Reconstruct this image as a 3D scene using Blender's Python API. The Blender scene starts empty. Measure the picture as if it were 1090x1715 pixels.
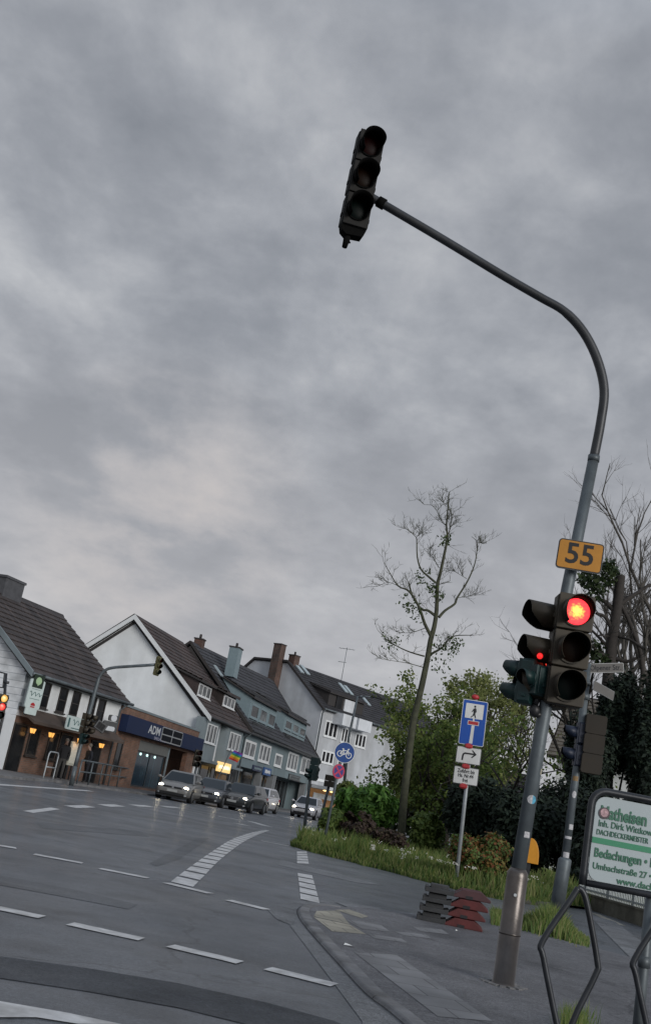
import bpy, bmesh, math, random
from mathutils import Vector, Matrix, Euler, noise
SC = bpy.context.scene
COL = SC.collection
rad = math.radians
# ------------------------------------------------------------------ camera
IW, IH, FPX, ROLL, EYE = 1090.0, 1715.0, 1800.0, rad(10.8), 1.2
PITCH = math.atan(481.0 / FPX)
_f = Vector((0, math.cos(PITCH), math.sin(PITCH)))
_u0 = Vector((0, -math.sin(PITCH), math.cos(PITCH)))
_r0 = Vector((1, 0, 0))
CR = _r0 * math.cos(ROLL) + _u0 * math.sin(ROLL)
CU = _u0 * math.cos(ROLL) - _r0 * math.sin(ROLL)
cam = bpy.data.cameras.new('camera')
cam.sensor_fit = 'HORIZONTAL'; cam.sensor_width = 36.0
cam.lens = FPX / IW * 36.0
cam.clip_start = 0.1; cam.clip_end = 3000
co = bpy.data.objects.new('camera', cam); COL.objects.link(co)
M3 = Matrix((CR, CU, -_f)).transposed().to_4x4()
M3.translation = Vector((0, 0, EYE))
co.matrix_world = M3
SC.camera = co
# ------------------------------------------------------------------ sky, sun, exposure
SUN_EL, SUN_AZ = rad(17), rad(143)      # veiled low evening sun behind the camera, to the right
wd = bpy.data.worlds.new('World'); SC.world = wd; wd.use_nodes = True
wt = wd.node_tree; wt.nodes.clear()
def wn(t, **k):
    n = wt.nodes.new(t)
    for a, b in k.items(): setattr(n, a, b)
    return n
def wmath(op, a, b=None, c=None):
    n = wn('ShaderNodeMath', operation=op)
    for i, q in enumerate((a, b, c)):
        if q is None: continue
        if isinstance(q, (int, float)): n.inputs[i].default_value = q
        else: wt.links.new(q, n.inputs[i])
    return n.outputs[0]
def wramp(src, stops):
    n = wn('ShaderNodeValToRGB'); wt.links.new(src, n.inputs[0])
    el = n.color_ramp.elements
    while len(el) < len(stops): el.new(0.5)
    for e, (p, c) in zip(el, stops):
        e.position = p; e.color = (*c, 1) if not isinstance(c, (int, float)) else (c, c, c, 1)
    return n.outputs[0]
tc = wn('ShaderNodeTexCoord'); sx = wn('ShaderNodeSeparateXYZ'); wt.links.new(tc.outputs['Generated'], sx.inputs[0])
zc = wmath('MAXIMUM', sx.outputs[2], 0.0)
dn = wmath('ADD', zc, 0.30)
cx = wn('ShaderNodeCombineXYZ')
wt.links.new(wmath('DIVIDE', sx.outputs[0], dn), cx.inputs[0])
wt.links.new(wmath('DIVIDE', sx.outputs[1], dn), cx.inputs[1])
def wnoise(scale, detail, rough, dist, off, sxy=(1, 1, 1)):
    mp = wn('ShaderNodeMapping'); mp.inputs['Location'].default_value = off; mp.inputs['Scale'].default_value = sxy
    wt.links.new(cx.outputs[0], mp.inputs[0])
    n = wn('ShaderNodeTexNoise'); wt.links.new(mp.outputs[0], n.inputs[0])
    n.inputs['Scale'].default_value = scale; n.inputs['Detail'].default_value = detail
    n.inputs['Roughness'].default_value = rough; n.inputs['Distortion'].default_value = dist
    return n.outputs['Fac']
n1 = wnoise(4.0, 9, 0.58, 0.12, (3.1, 1.7, 0.2), (1.0, 0.75, 1))
n2 = wnoise(1.1, 5, 0.5, 0.1, (7.4, 2.2, 1.1))
n3 = wnoise(8.5, 6, 0.55, 0.2, (1.2, 5.2, 2.0))
nn = wmath('ADD', wmath('MULTIPLY', n1, 0.50), wmath('ADD', wmath('MULTIPLY', n2, 0.28), wmath('MULTIPLY', n3, 0.22)))
cloud = wramp(nn, [(0.39, (0.240, 0.258, 0.292)), (0.47, (0.302, 0.320, 0.356)), (0.53, (0.372, 0.390, 0.426)), (0.65, (0.545, 0.558, 0.582))])
# pale, slightly warm band low in the sky
low = wramp(zc, [(0.0, 1.0), (0.16, 0.85), (0.40, 0.0)])
warmmix = wn('ShaderNodeMixRGB', blend_type='MIX'); wt.links.new(wmath('MULTIPLY', low, 0.50), warmmix.inputs[0])
wt.links.new(cloud, warmmix.inputs[1]); warmmix.inputs[2].default_value = (0.545, 0.535, 0.55, 1)
# the weak evening break in the clouds, low ahead to the left
vd = wn('ShaderNodeVectorMath', operation='DOT_PRODUCT'); wt.links.new(tc.outputs['Generated'], vd.inputs[0])
_b = Vector((-0.15, 0.965, 0.225)).normalized(); vd.inputs[1].default_value = _b
brk = wramp(vd.outputs['Value'], [(0.988, 0.0), (1.0, 1.0)])
brkf = wmath('MULTIPLY', brk, wramp(nn, [(0.44, 0.0), (0.62, 1.0)]))
bm_ = wn('ShaderNodeMixRGB', blend_type='MIX'); wt.links.new(wmath('MULTIPLY', brkf, 0.7), bm_.inputs[0])
wt.links.new(warmmix.outputs[0], bm_.inputs[1]); bm_.inputs[2].default_value = (0.60, 0.545, 0.52, 1)
# overcast skies are brighter overhead than near the horizon
zen = wramp(zc, [(0.0, 1.0), (0.66, 1.0), (0.95, 1.0)])
zenv = wmath('MULTIPLY_ADD', wramp(zc, [(0.64, 0.0), (0.9, 1.0)]), 0.5, 1.0)
zm = wn('ShaderNodeVectorMath', operation='SCALE'); wt.links.new(bm_.outputs[0], zm.inputs[0]); wt.links.new(zenv, zm.inputs['Scale'])
zt_ = wn('ShaderNodeMixRGB', blend_type='MULTIPLY'); wt.links.new(wramp(zc, [(0.64, 0.0), (0.9, 1.0)]), zt_.inputs[0]); wt.links.new(zm.outputs[0], zt_.inputs[1]); zt_.inputs[2].default_value = (0.88, 1.0, 1.14, 1)   # thinner, bluer cloud overhead
sky = wn('ShaderNodeTexSky', sky_type='NISHITA'); sky.sun_disc = False
sky.sun_elevation = SUN_EL; sky.sun_rotation = SUN_AZ
sc10 = wn('ShaderNodeVectorMath', operation='SCALE'); wt.links.new(zt_.outputs[0], sc10.inputs[0]); sc10.inputs['Scale'].default_value = 10.0
mx = wn('ShaderNodeMixRGB', blend_type='MIX'); mx.inputs[0].default_value = 0.985
wt.links.new(sky.outputs[0], mx.inputs[1]); wt.links.new(sc10.outputs[0], mx.inputs[2])
bg = wn('ShaderNodeBackground'); bg.inputs[1].default_value = 0.1
wt.links.new(mx.outputs[0], bg.inputs[0])
wo = wn('ShaderNodeOutputWorld'); wt.links.new(bg.outputs[0], wo.inputs[0])
sl = bpy.data.lights.new('sun', 'SUN'); sl.energy = 2.0; sl.angle = rad(28); sl.color = (1.0, 0.97, 0.93)
so = bpy.data.objects.new('sun', sl); COL.objects.link(so)
_sd = Vector((math.sin(SUN_AZ) * math.cos(SUN_EL), math.cos(SUN_AZ) * math.cos(SUN_EL), math.sin(SUN_EL)))
so.rotation_euler = _sd.to_track_quat('Z', 'Y').to_euler()
SC.view_settings.view_transform = 'Standard'; SC.view_settings.look = 'None'
SC.view_settings.exposure = 0.0; SC.view_settings.gamma = 1.0
SC.cycles.max_bounces = 5; SC.cycles.transparent_max_bounces = 6
SC.cycles.use_denoising = True
# ------------------------------------------------------------------ pixel to place helpers
EYEV = Vector((0, 0, EYE))
def ray(x, y): return _f * FPX + CR * (x - IW / 2) - CU * (y - IH / 2)
def G(x, y, z=0.0):
    d = ray(x, y); return EYEV + d * ((z - EYE) / d.z)
def V(x, y, Y):
    d = ray(x, y); return EYEV + d * (Y / d.y)
class Frame:
    def __init__(s, A, B):
        s.A = Vector((A[0], A[1], 0)); d = Vector((B[0] - A[0], B[1] - A[1], 0)); s.L = d.length
        s.d = d / s.L; s.b = Vector((-s.d.y, s.d.x, 0)); s.rot = math.atan2(s.d.y, s.d.x)
    def front(s, x, y, off=0.0):
        r = ray(x, y); t = ((s.A + s.b * off - EYEV) @ s.b) / (r @ s.b); p = EYEV + r * t
        return (p - s.A) @ s.d, p.z
    def side(s, x, y, sv=0.0):
        r = ray(x, y); t = ((s.A + s.d * sv - EYEV) @ s.d) / (r @ s.d); p = EYEV + r * t
        return (p - s.A) @ s.b, p.z
# ------------------------------------------------------------------ materials
MATS = {}
def mat(name, col, rough=0.7, metal=0.0, var=0.15, scale=6.0, bump=0.0, bscale=None, emit=None, estr=0.0, spec=0.5, dirt=0.0, coat=0.0):
    if name in MATS: return MATS[name]
    m = bpy.data.materials.new(name); m.use_nodes = True; nt = m.node_tree; b = nt.nodes['Principled BSDF']
    b.inputs['Roughness'].default_value = rough; b.inputs['Metallic'].default_value = metal
    b.inputs['Specular IOR Level'].default_value = spec
    b.inputs['Coat Weight'].default_value = coat
    b.inputs['Base Color'].default_value = (*col, 1)
    L = nt.links.new
    t = nt.nodes.new('ShaderNodeTexCoord')
    if var > 0:
        n = nt.nodes.new('ShaderNodeTexNoise'); n.inputs['Scale'].default_value = scale; n.inputs['Detail'].default_value = 6
        n.inputs['Roughness'].default_value = 0.6
        L(t.outputs['Object'], n.inputs[0])
        r = nt.nodes.new('ShaderNodeValToRGB'); L(n.outputs['Fac'], r.inputs[0])
        r.color_ramp.elements[0].position = 0.3; r.color_ramp.elements[1].position = 0.72
        r.color_ramp.elements[0].color = (*[c * (1 - var) for c in col], 1)
        r.color_ramp.elements[1].color = (*[min(1, c * (1 + var)) for c in col], 1)
        out = r.outputs[0]
        if dirt > 0:
            n2_ = nt.nodes.new('ShaderNodeTexNoise'); n2_.inputs['Scale'].default_value = scale * 0.22; n2_.inputs['Detail'].default_value = 8
            mp = nt.nodes.new('ShaderNodeMapping'); mp.inputs['Scale'].default_value = (2.2, 2.2, 0.5); L(t.outputs['Object'], mp.inputs[0]); L(mp.outputs[0], n2_.inputs[0])
            r2 = nt.nodes.new('ShaderNodeValToRGB'); L(n2_.outputs['Fac'], r2.inputs[0])
            r2.color_ramp.elements[0].position = 0.42; r2.color_ramp.elements[1].position = 0.66
            r2.color_ramp.elements[0].color = (1, 1, 1, 1); r2.color_ramp.elements[1].color = (1 - dirt, 1 - dirt * 1.03, 1 - dirt * 1.08, 1)
            mm = nt.nodes.new('ShaderNodeMixRGB'); mm.blend_type = 'MULTIPLY'; mm.inputs[0].default_value = 1
            L(out, mm.inputs[1]); L(r2.outputs[0], mm.inputs[2]); out = mm.outputs[0]
        L(out, b.inputs['Base Color'])
        rr = nt.nodes.new('ShaderNodeMapRange'); L(n.outputs['Fac'], rr.inputs[0])
        rr.inputs[3].default_value = max(0.02, rough - 0.1); rr.inputs[4].default_value = min(1, rough + 0.1); L(rr.outputs[0], b.inputs['Roughness'])
    if bump > 0:
        nb = nt.nodes.new('ShaderNodeTexNoise'); nb.inputs['Scale'].default_value = bscale or scale * 8; nb.inputs['Detail'].default_value = 4
        L(t.outputs['Object'], nb.inputs[0])
        bp = nt.nodes.new('ShaderNodeBump'); bp.inputs['Strength'].default_value = bump; bp.inputs['Distance'].default_value = 0.02
        L(nb.outputs['Fac'], bp.inputs['Height']); L(bp.outputs[0], b.inputs['Normal'])
    if emit:
        b.inputs['Emission Color'].default_value = (*emit, 1); b.inputs['Emission Strength'].default_value = estr
    MATS[name] = m; return m
def brick_mat(name, c1, c2, mortar, sc=1.0, bw=0.24, rh=0.075, ms=0.012, axis='xz', rough=0.85, rz=0.0):
    m = bpy.data.materials.new(name); m.use_nodes = True; nt = m.node_tree; b = nt.nodes['Principled BSDF']; L = nt.links.new
    t = nt.nodes.new('ShaderNodeTexCoord'); s = nt.nodes.new('ShaderNodeSeparateXYZ'); L(t.outputs['Object'], s.inputs[0])
    c = nt.nodes.new('ShaderNodeCombineXYZ')
    L(s.outputs['XYZ'.index(axis[0].upper())], c.inputs[0]); L(s.outputs['XYZ'.index(axis[1].upper())], c.inputs[1])
    br = nt.nodes.new('ShaderNodeTexBrick'); rm_ = nt.nodes.new('ShaderNodeMapping'); rm_.inputs['Rotation'].default_value = (0, 0, rz); L(c.outputs[0], rm_.inputs[0]); L(rm_.outputs[0], br.inputs[0])
    br.inputs['Color1'].default_value = (*c1, 1); br.inputs['Color2'].default_value = (*c2, 1); br.inputs['Mortar'].default_value = (*mortar, 1)
    br.inputs['Scale'].default_value = sc; br.inputs['Mortar Size'].default_value = ms
    br.inputs['Brick Width'].default_value = bw; br.inputs['Row Height'].default_value = rh; br.inputs['Bias'].default_value = 0.0
    n = nt.nodes.new('ShaderNodeTexNoise'); n.inputs['Scale'].default_value = 1.3; n.inputs['Detail'].default_value = 7; L(t.outputs['Object'], n.inputs[0])
    r = nt.nodes.new('ShaderNodeMapRange'); L(n.outputs['Fac'], r.inputs[0]); r.inputs[1].default_value = 0.3; r.inputs[2].default_value = 0.7
    r.inputs[3].default_value = 0.62; r.inputs[4].default_value = 1.25
    v = nt.nodes.new('ShaderNodeVectorMath'); v.operation = 'SCALE'; L(br.outputs['Color'], v.inputs[0]); L(r.outputs[0], v.inputs['Scale'])
    L(v.outputs[0], b.inputs['Base Color']); b.inputs['Roughness'].default_value = rough
    bp = nt.nodes.new('ShaderNodeBump'); bp.inputs['Strength'].default_value = 0.5; bp.inputs['Distance'].default_value = 0.01; bp.invert = True
    L(br.outputs['Fac'], bp.inputs['Height']); L(bp.outputs[0], b.inputs['Normal'])
    MATS[name] = m; return m
def leaf_mat(name, stops, rough=0.6, trans=0.25):
    m = bpy.data.materials.new(name); m.use_nodes = True; nt = m.node_tree; b = nt.nodes['Principled BSDF']; L = nt.links.new
    g = nt.nodes.new('ShaderNodeNewGeometry'); r = nt.nodes.new('ShaderNodeValToRGB'); L(g.outputs['Random Per Island'], r.inputs[0])
    el = r.color_ramp.elements
    while len(el) < len(stops): el.new(0.5)
    for i, (e, c) in enumerate(zip(el, stops)): e.position = i / max(1, len(stops) - 1); e.color = (*c, 1)
    L(r.outputs[0], b.inputs['Base Color']); b.inputs['Roughness'].default_value = rough; b.inputs['Specular IOR Level'].default_value = 0.3
    if trans > 0:
        tr = nt.nodes.new('ShaderNodeBsdfTranslucent'); L(r.outputs[0], tr.inputs[0])
        mxs = nt.nodes.new('ShaderNodeMixShader'); mxs.inputs[0].default_value = trans
        L(b.outputs[0], mxs.inputs[1]); L(tr.outputs[0], mxs.inputs[2]); L(mxs.outputs[0], nt.nodes['Material Output'].inputs[0])
    MATS[name] = m; return m
def asphalt(name, base, patch=0.25, rough=0.62, scale=0.25, coat=0.0):
    m = bpy.data.materials.new(name); m.use_nodes = True; nt = m.node_tree; b = nt.nodes['Principled BSDF']; L = nt.links.new
    t = nt.nodes.new('ShaderNodeTexCoord')
    def ns(sc_, de, ro=0.6, mapv=None):
        n = nt.nodes.new('ShaderNodeTexNoise'); n.inputs['Scale'].default_value = sc_; n.inputs['Detail'].default_value = de; n.inputs['Roughness'].default_value = ro
        if mapv:
            mp = nt.nodes.new('ShaderNodeMapping'); mp.inputs['Rotation'].default_value = (0, 0, mapv[0]); mp.inputs['Scale'].default_value = mapv[1]
            L(t.outputs['Object'], mp.inputs[0]); L(mp.outputs[0], n.inputs[0])
        else: L(t.outputs['Object'], n.inputs[0])
        return n.outputs['Fac']
    def mr(s, a, b_, c, d):
        n = nt.nodes.new('ShaderNodeMapRange'); L(s, n.inputs[0])
        for i, q in enumerate((a, b_, c, d)): n.inputs[i + 1].default_value = q
        return n.outputs[0]
    def mul(a, b_):
        n = nt.nodes.new('ShaderNodeMath'); n.operation = 'MULTIPLY'; L(a, n.inputs[0]); L(b_, n.inputs[1]); return n.outputs[0]
    big = mr(ns(scale, 6), 0.3, 0.7, 1 - patch, 1 + patch)
    lanes = mr(ns(0.5, 5, 0.6, (rad(14), (1.0, 0.12, 1))), 0.3, 0.7, 0.78, 1.16)     # wheel wear along the lane
    fine = mr(ns(30, 5, 0.8), 0.3, 0.7, 0.62, 1.42)
    grit = mr(ns(160, 2, 0.7), 0.35, 0.7, 0.62, 1.6)
    f = mul(mul(big, lanes), mul(fine, grit)); f = mul(f, mr(ns(1.1, 3, 0.5), 0.56, 0.68, 1.0, 0.72)); f = mul(f, mr(ns(3.2, 8, 0.75), 0.34, 0.66, 0.86, 1.14))
    # tar filled cracks
    vo = nt.nodes.new('ShaderNodeTexVoronoi'); vo.feature = 'DISTANCE_TO_EDGE'; vo.inputs['Scale'].default_value = 0.22
    wob = nt.nodes.new('ShaderNodeTexNoise'); wob.inputs['Scale'].default_value = 1.6; wob.inputs['Detail'].default_value = 5; L(t.outputs['Object'], wob.inputs[0])
    vm = nt.nodes.new('ShaderNodeMixRGB'); vm.blend_type = 'ADD'; vm.inputs[0].default_value = 0.9; L(t.outputs['Object'], vm.inputs[1]); L(wob.outputs['Color'], vm.inputs[2])
    L(vm.outputs[0], vo.inputs['Vector'])
    cr = mr(vo.outputs['Distance'], 0.0, 0.006, 0.62, 1.0)
    f = mul(f, cr)
    v = nt.nodes.new('ShaderNodeVectorMath'); v.operation = 'SCALE'; v.inputs[0].default_value = base; L(f, v.inputs['Scale'])
    L(v.outputs[0], b.inputs['Base Color'])
    L(mr(ns(0.7, 5), 0.3, 0.7, rough - 0.13, rough + 0.12), b.inputs['Roughness']); b.inputs['Specular IOR Level'].default_value = .2; b.inputs['Coat Weight'].default_value = coat; b.inputs['Coat Roughness'].default_value = .24
    bp = nt.nodes.new('ShaderNodeBump'); bp.inputs['Strength'].default_value = 0.6; bp.inputs['Distance'].default_value = 0.02
    L(ns(45, 5, 0.8), bp.inputs['Height']); L(bp.outputs[0], b.inputs['Normal'])
    MATS[name] = m; return m
# ------------------------------------------------------------------ mesh builder
class MB:
    def __init__(s, T=None): s.v = []; s.f = []; s.m = []; s.T = T or Matrix.Identity(4); s.sm = []
    def add(s, vs, fs, m=0, smooth=False):
        k = len(s.v); s.v += [s.T @ Vector(p) for p in vs]
        for f in fs: s.f.append([k + i for i in f]); s.m.append(m); s.sm.append(smooth)
        return s
    def box(s, a, b, m=0):
        x0, y0, z0 = a; x1, y1, z1 = b
        vs = [(x0, y0, z0), (x1, y0, z0), (x1, y1, z0), (x0, y1, z0), (x0, y0, z1), (x1, y0, z1), (x1, y1, z1), (x0, y1, z1)]
        return s.add(vs, [(0, 3, 2, 1), (4, 5, 6, 7), (0, 1, 5, 4), (1, 2, 6, 5), (2, 3, 7, 6), (3, 0, 4, 7)], m)
    def cbox(s, c, size, m=0, rot=None):
        hx, hy, hz = [q / 2 for q in size]; k0 = len(s.v)
        s.box((-hx, -hy, -hz), (hx, hy, hz), m)
        R = (Euler(rot).to_matrix().to_4x4() if rot else Matrix.Identity(4)); Ti = s.T.inverted(); C = Matrix.Translation(Vector(c))
        for i in range(k0, len(s.v)): s.v[i] = s.T @ C @ R @ (Ti @ s.v[i])
        return s
    def tube(s, pts, r, n=8, m=0, caps=True, smooth=True):
        pts = [Vector(p) for p in pts]; rs = r if isinstance(r, (list, tuple)) else [r] * len(pts)
        vs = []; fs = []; prev = None
        for i, p in enumerate(pts):
            a = pts[max(0, i - 1)]; b = pts[min(len(pts) - 1, i + 1)]; d = (b - a)
            d = d.normalized() if d.length > 1e-9 else Vector((0, 0, 1))
            if prev is None:
                ref = Vector((0, 0, 1)) if abs(d.z) < 0.9 else Vector((1, 0, 0)); u = d.cross(ref).normalized()
            else:
                u = prev - d * prev.dot(d); u = u.normalized() if u.length > 1e-6 else d.orthogonal().normalized()
            prev = u; w = d.cross(u)
            for k in range(n):
                t = 2 * math.pi * k / n; vs.append(p + (u * math.cos(t) + w * math.sin(t)) * rs[i])
        for i in range(len(pts) - 1):
            for k in range(n): fs.append((i * n + k, i * n + (k + 1) % n, (i + 1) * n + (k + 1) % n, (i + 1) * n + k))
        s.add(vs, fs, m, smooth)
        if caps:
            k = len(s.v) - len(vs)
            s.f.append([k + n - 1 - i for i in range(n)]); s.m.append(m); s.sm.append(False)
            e = k + (len(pts) - 1) * n; s.f.append([e + i for i in range(n)]); s.m.append(m); s.sm.append(False)
        return s
    def prism(s, poly, y0, y1, m=0, plane='xz', mside=None):
        n = len(poly)
        def P(a, b, h): return {'xz': (a, h, b), 'xy': (a, b, h), 'yz': (h, a, b)}[plane]
        vs = [P(a, b, y0) for a, b in poly] + [P(a, b, y1) for a, b in poly]
        s.add(vs, [list(range(n)), list(range(2 * n - 1, n - 1, -1))], m)
        k = len(s.v) - 2 * n
        for i in range(n): s.f.append([k + i, k + n + i, k + n + (i + 1) % n, k + (i + 1) % n]); s.m.append(m if mside is None else mside); s.sm.append(False)
        return s
    def quad(s, a, b, c, d, m=0): return s.add([a, b, c, d], [(0, 1, 2, 3)], m)
    def ball(s, c, r, nu=12, nv=8, m=0):
        rx, ry, rz = r if isinstance(r, (tuple, list)) else (r, r, r); c = Vector(c); vs = []; fs = []
        for j in range(nv + 1):
            t = math.pi * j / nv
            for i in range(nu):
                p = 2 * math.pi * i / nu; vs.append(c + Vector((rx * math.sin(t) * math.cos(p), ry * math.sin(t) * math.sin(p), rz * math.cos(t))))
        for j in range(nv):
            for i in range(nu): fs.append((j * nu + i, (j + 1) * nu + i, (j + 1) * nu + (i + 1) % nu, j * nu + (i + 1) % nu))
        return s.add(vs, fs, m, True)
    def build(s, name, mats, parent=None, bevel=0.0, weld=False):
        me = bpy.data.meshes.new(name); me.from_pydata([tuple(p) for p in s.v], [], s.f)
        mats = mats if isinstance(mats, (list, tuple)) else [mats]
        for q in mats: me.materials.append(q)
        me.polygons.foreach_set('material_index', s.m); me.polygons.foreach_set('use_smooth', s.sm)
        me.update()
        if len(s.f) < 20000:
            b = bmesh.new(); b.from_mesh(me)
            if weld: bmesh.ops.remove_doubles(b, verts=b.verts, dist=1e-5)
            bmesh.ops.recalc_face_normals(b, faces=b.faces); b.to_mesh(me); b.free()
        o = bpy.data.objects.new(name, me); COL.objects.link(o)
        if parent: o.parent = parent
        if bevel:
            md = o.modifiers.new('bevel', 'BEVEL'); md.width = bevel; md.segments = 2; md.limit_method = 'ANGLE'; md.angle_limit = rad(35)
        return o
def tag(o, label=None, cat=None, group=None, kind=None):
    if label: o['label'] = label
    if cat: o['category'] = cat
    if group: o['group'] = group
    if kind: o['kind'] = kind
    return o
def thing(name, label, cat, loc=(0, 0, 0), rz=0.0, group=None, tilt=None):
    o = bpy.data.objects.new(name, None); COL.objects.link(o); o.empty_display_size = 0.1
    o.location = loc; o.rotation_euler = (tilt[0], tilt[1], rz) if tilt else (0, 0, rz)
    return tag(o, label, cat, group)
def dup(root, loc, rz, label):
    def cp(o, par):
        c = o.copy(); COL.objects.link(c)
        if par: c.parent = par
        for ch in o.children: cp(ch, c)
        return c
    r = cp(root, None); r.location = loc; r.rotation_euler = (root.rotation_euler[0], root.rotation_euler[1], rz); r['label'] = label
    return r
def text(s, size, m, parent, loc, name='lettering', align='CENTER', sx=1.0, bold=0.0, rot=(math.pi / 2, 0, 0), shear=0.0):
    cu = bpy.data.curves.new(name, 'FONT'); cu.body = s; cu.size = size; cu.align_x = align; cu.align_y = 'CENTER'
    cu.extrude = 0.002; cu.offset = bold; cu.resolution_u = 3; cu.shear = shear
    t = bpy.data.objects.new(name + '_tmp', cu); COL.objects.link(t)
    dg = bpy.context.evaluated_depsgraph_get(); dg.update()
    me = bpy.data.meshes.new_from_object(t.evaluated_get(dg))
    bpy.data.objects.remove(t)
    me.materials.clear(); me.materials.append(m)
    o = bpy.data.objects.new(name, me); COL.objects.link(o); o.parent = parent
    o.location = loc; o.rotation_euler = rot; o.scale = (sx, 1, 1)
    return o
def sheet(name, poly, z, m, kind='structure', hole=None):
    """flat ground sheet from a world polygon"""
    b = bmesh.new(); vs = [b.verts.new((p[0], p[1], z)) for p in poly]
    es = [b.edges.new((vs[i], vs[(i + 1) % len(vs)])) for i in range(len(vs))]
    bmesh.ops.triangle_fill(b, edges=es, use_beauty=True)
    bmesh.ops.recalc_face_normals(b, faces=b.faces)
    for f in b.faces:
        if f.normal.z < 0: f.normal_flip()
    me = bpy.data.meshes.new(name); b.to_mesh(me); b.free(); me.materials.append(m)
    o = bpy.data.objects.new(name, me); COL.objects.link(o)
    if kind: o['kind'] = kind
    return o
def GP(pts, z=0.0): return [tuple(G(x, y, z)[:2]) for x, y in pts]
def smooth_line(pts, n=6):
    """Catmull-Rom through the points"""
    P = [Vector(p) for p in pts]; out = []
    for i in range(len(P) - 1):
        a = P[max(0, i - 1)]; b = P[i]; c = P[i + 1]; d = P[min(len(P) - 1, i + 2)]
        for k in range(n):
            t = k / n; out.append(0.5 * ((2 * b) + (c - a) * t + (2 * a - 5 * b + 4 * c - d) * t * t + (3 * b - a - 3 * c + d) * t ** 3))
    out.append(P[-1]); return out
# ------------------------------------------------------------------ shared materials
m_asph = asphalt('asphalt', (0.108, 0.117, 0.130), .33, rough=.48, coat=.22)
m_asph_reflect = asphalt('asphalt_reflection', (0.062, 0.067, 0.075), 0.12, 0.6, 0.8)
m_asph_light = asphalt('asphalt_worn', (0.185, 0.190, 0.197), 0.2, 0.75, 0.9)
m_pave = asphalt('pavement_asphalt', (0.150, 0.150, 0.157), 0.22, 0.72, 0.6)
m_slab = brick_mat('paving_slabs', (0.13, 0.128, 0.128), (0.165, 0.16, 0.158), (0.06, 0.06, 0.063), bw=0.5, rh=0.3, ms=0.008, axis='xy')
SLR = rad(-8.6)
m_slab_y = brick_mat('pale_slabs', (0.38, 0.35, 0.28), (0.30, 0.285, 0.235), (0.16, 0.15, 0.13), bw=0.3, rh=0.3, ms=0.006, axis='xy', rz=SLR)
m_slab_g = brick_mat('grey_slabs', (0.180, 0.182, 0.188), (0.225, 0.226, 0.232), (0.085, 0.085, 0.088), bw=0.4, rh=0.4, ms=0.006, axis='xy', rz=SLR)
m_kerb = mat('kerb_stone', (0.19, 0.19, 0.195), 0.8, var=0.35, scale=3, bump=0.3, bscale=60, dirt=0.35)
m_mark = mat('road_paint', (0.60, 0.60, 0.60), 0.6, var=0.2, scale=9, bump=0.15, bscale=90, dirt=0.32)
m_earth = mat('earth', (0.06, 0.062, 0.035), 0.95, var=0.4, scale=0.8, bump=0.3, bscale=12)
m_galv = mat('galvanised', (0.125, 0.148, 0.163), 0.5, 0.35, var=0.25, scale=5, bump=0.05, bscale=60, dirt=0.35)
m_galv2 = mat('galvanised_light', (0.40, 0.43, 0.45), 0.5, 0.35, var=0.15, scale=6, dirt=0.2)
m_steel = mat('collar_steel', (0.125, 0.112, 0.105), 0.34, 0.7, var=0.3, scale=4, bump=0.05, bscale=40, dirt=0.45)
m_dark = mat('dark_metal', (0.035, 0.038, 0.042), 0.45, 0.3, var=0.3, scale=8)
m_black = mat('black_plastic', (0.016, 0.016, 0.018), 0.45, var=0.3, scale=10)
m_housing = mat('signal_housing', (0.042, 0.033, 0.020), 0.6, var=0.3, scale=7, dirt=0.3)
m_teal = mat('signal_teal', (0.006, 0.030, 0.030), 0.5, var=0.25, scale=7, dirt=0.3)
m_white = mat('sign_white', (0.66, 0.67, 0.66), 0.45, var=0.06, scale=5, dirt=0.1)
m_blue = mat('sign_blue', (0.008, 0.072, 0.36), 0.4, var=0.1, scale=4)
m_red = mat('sign_red', (0.40, 0.022, 0.028), 0.45, var=0.15, scale=5)
m_ink = mat('sign_ink', (0.018, 0.019, 0.022), 0.5, var=0.1)
m_alu = mat('sign_back', (0.32, 0.33, 0.34), 0.45, 0.5, var=0.12, scale=6)
m_yellow = mat('sign_yellow', (0.50, 0.225, 0.03), 0.5, var=0.12, scale=5, dirt=0.15)
m_greenp = mat('sign_green', (0.010, 0.20, 0.095), 0.5, var=0.08)
m_greent = mat('sign_green_text', (0.012, 0.115, 0.065), 0.5, var=0.05)
# ------------------------------------------------------------------ ground, road, pavements
sheet('ground', [(-700, -300), (700, -300), (700, 900), (-700, 900)], -0.05, m_earth)
sheet('road', [(-60, -30), (70, -30), (70, 140), (-60, 140)], 0.0, m_asph)
PUB = Frame((-11.56, 48.0), (-8.44, 56.44))
BRK = Frame((-8.40, 56.60), (-5.30, 71.45))
STR = Frame((-5.303, 71.61), (3.36, 110.0))
def facade_line(off):
    return [PUB.A - PUB.b * off, BRK.A - BRK.b * off, STR.A - STR.b * off, STR.A + STR.d * 40 - STR.b * off, STR.A + STR.d * 46 + Vector((14, 14, 0)) - STR.b * off]
inner = [(-30, 44.0)] + [tuple(p[:2]) for p in facade_line(-0.6)]
outer = [tuple(p[:2]) for p in facade_line(2.5)]
outer = [(-30, 36)] + [(-9.9, 37), (-9.35, 42)] + outer[0:]
sheet('pavement_far', outer + inner[::-1], 0.10, m_slab)
kb = MB()
for a, b in zip(outer[:-1], outer[1:]):
    a = Vector((*a, 0)); b = Vector((*b, 0)); d = (b - a).normalized(); n = Vector((d.y, -d.x, 0)) * 0.12
    kb.add([a, b, b + n, a + n, a + Vector((0, 0, .098)), b + Vector((0, 0, .098)), b + n + Vector((0, 0, .09)), a + n + Vector((0, 0, .09))],
           [(4, 5, 6, 7), (2, 3, 7, 6), (0, 3, 7, 4), (1, 2, 6, 5)])
tag(kb.build('kerb_far', m_kerb), kind='structure')
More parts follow.
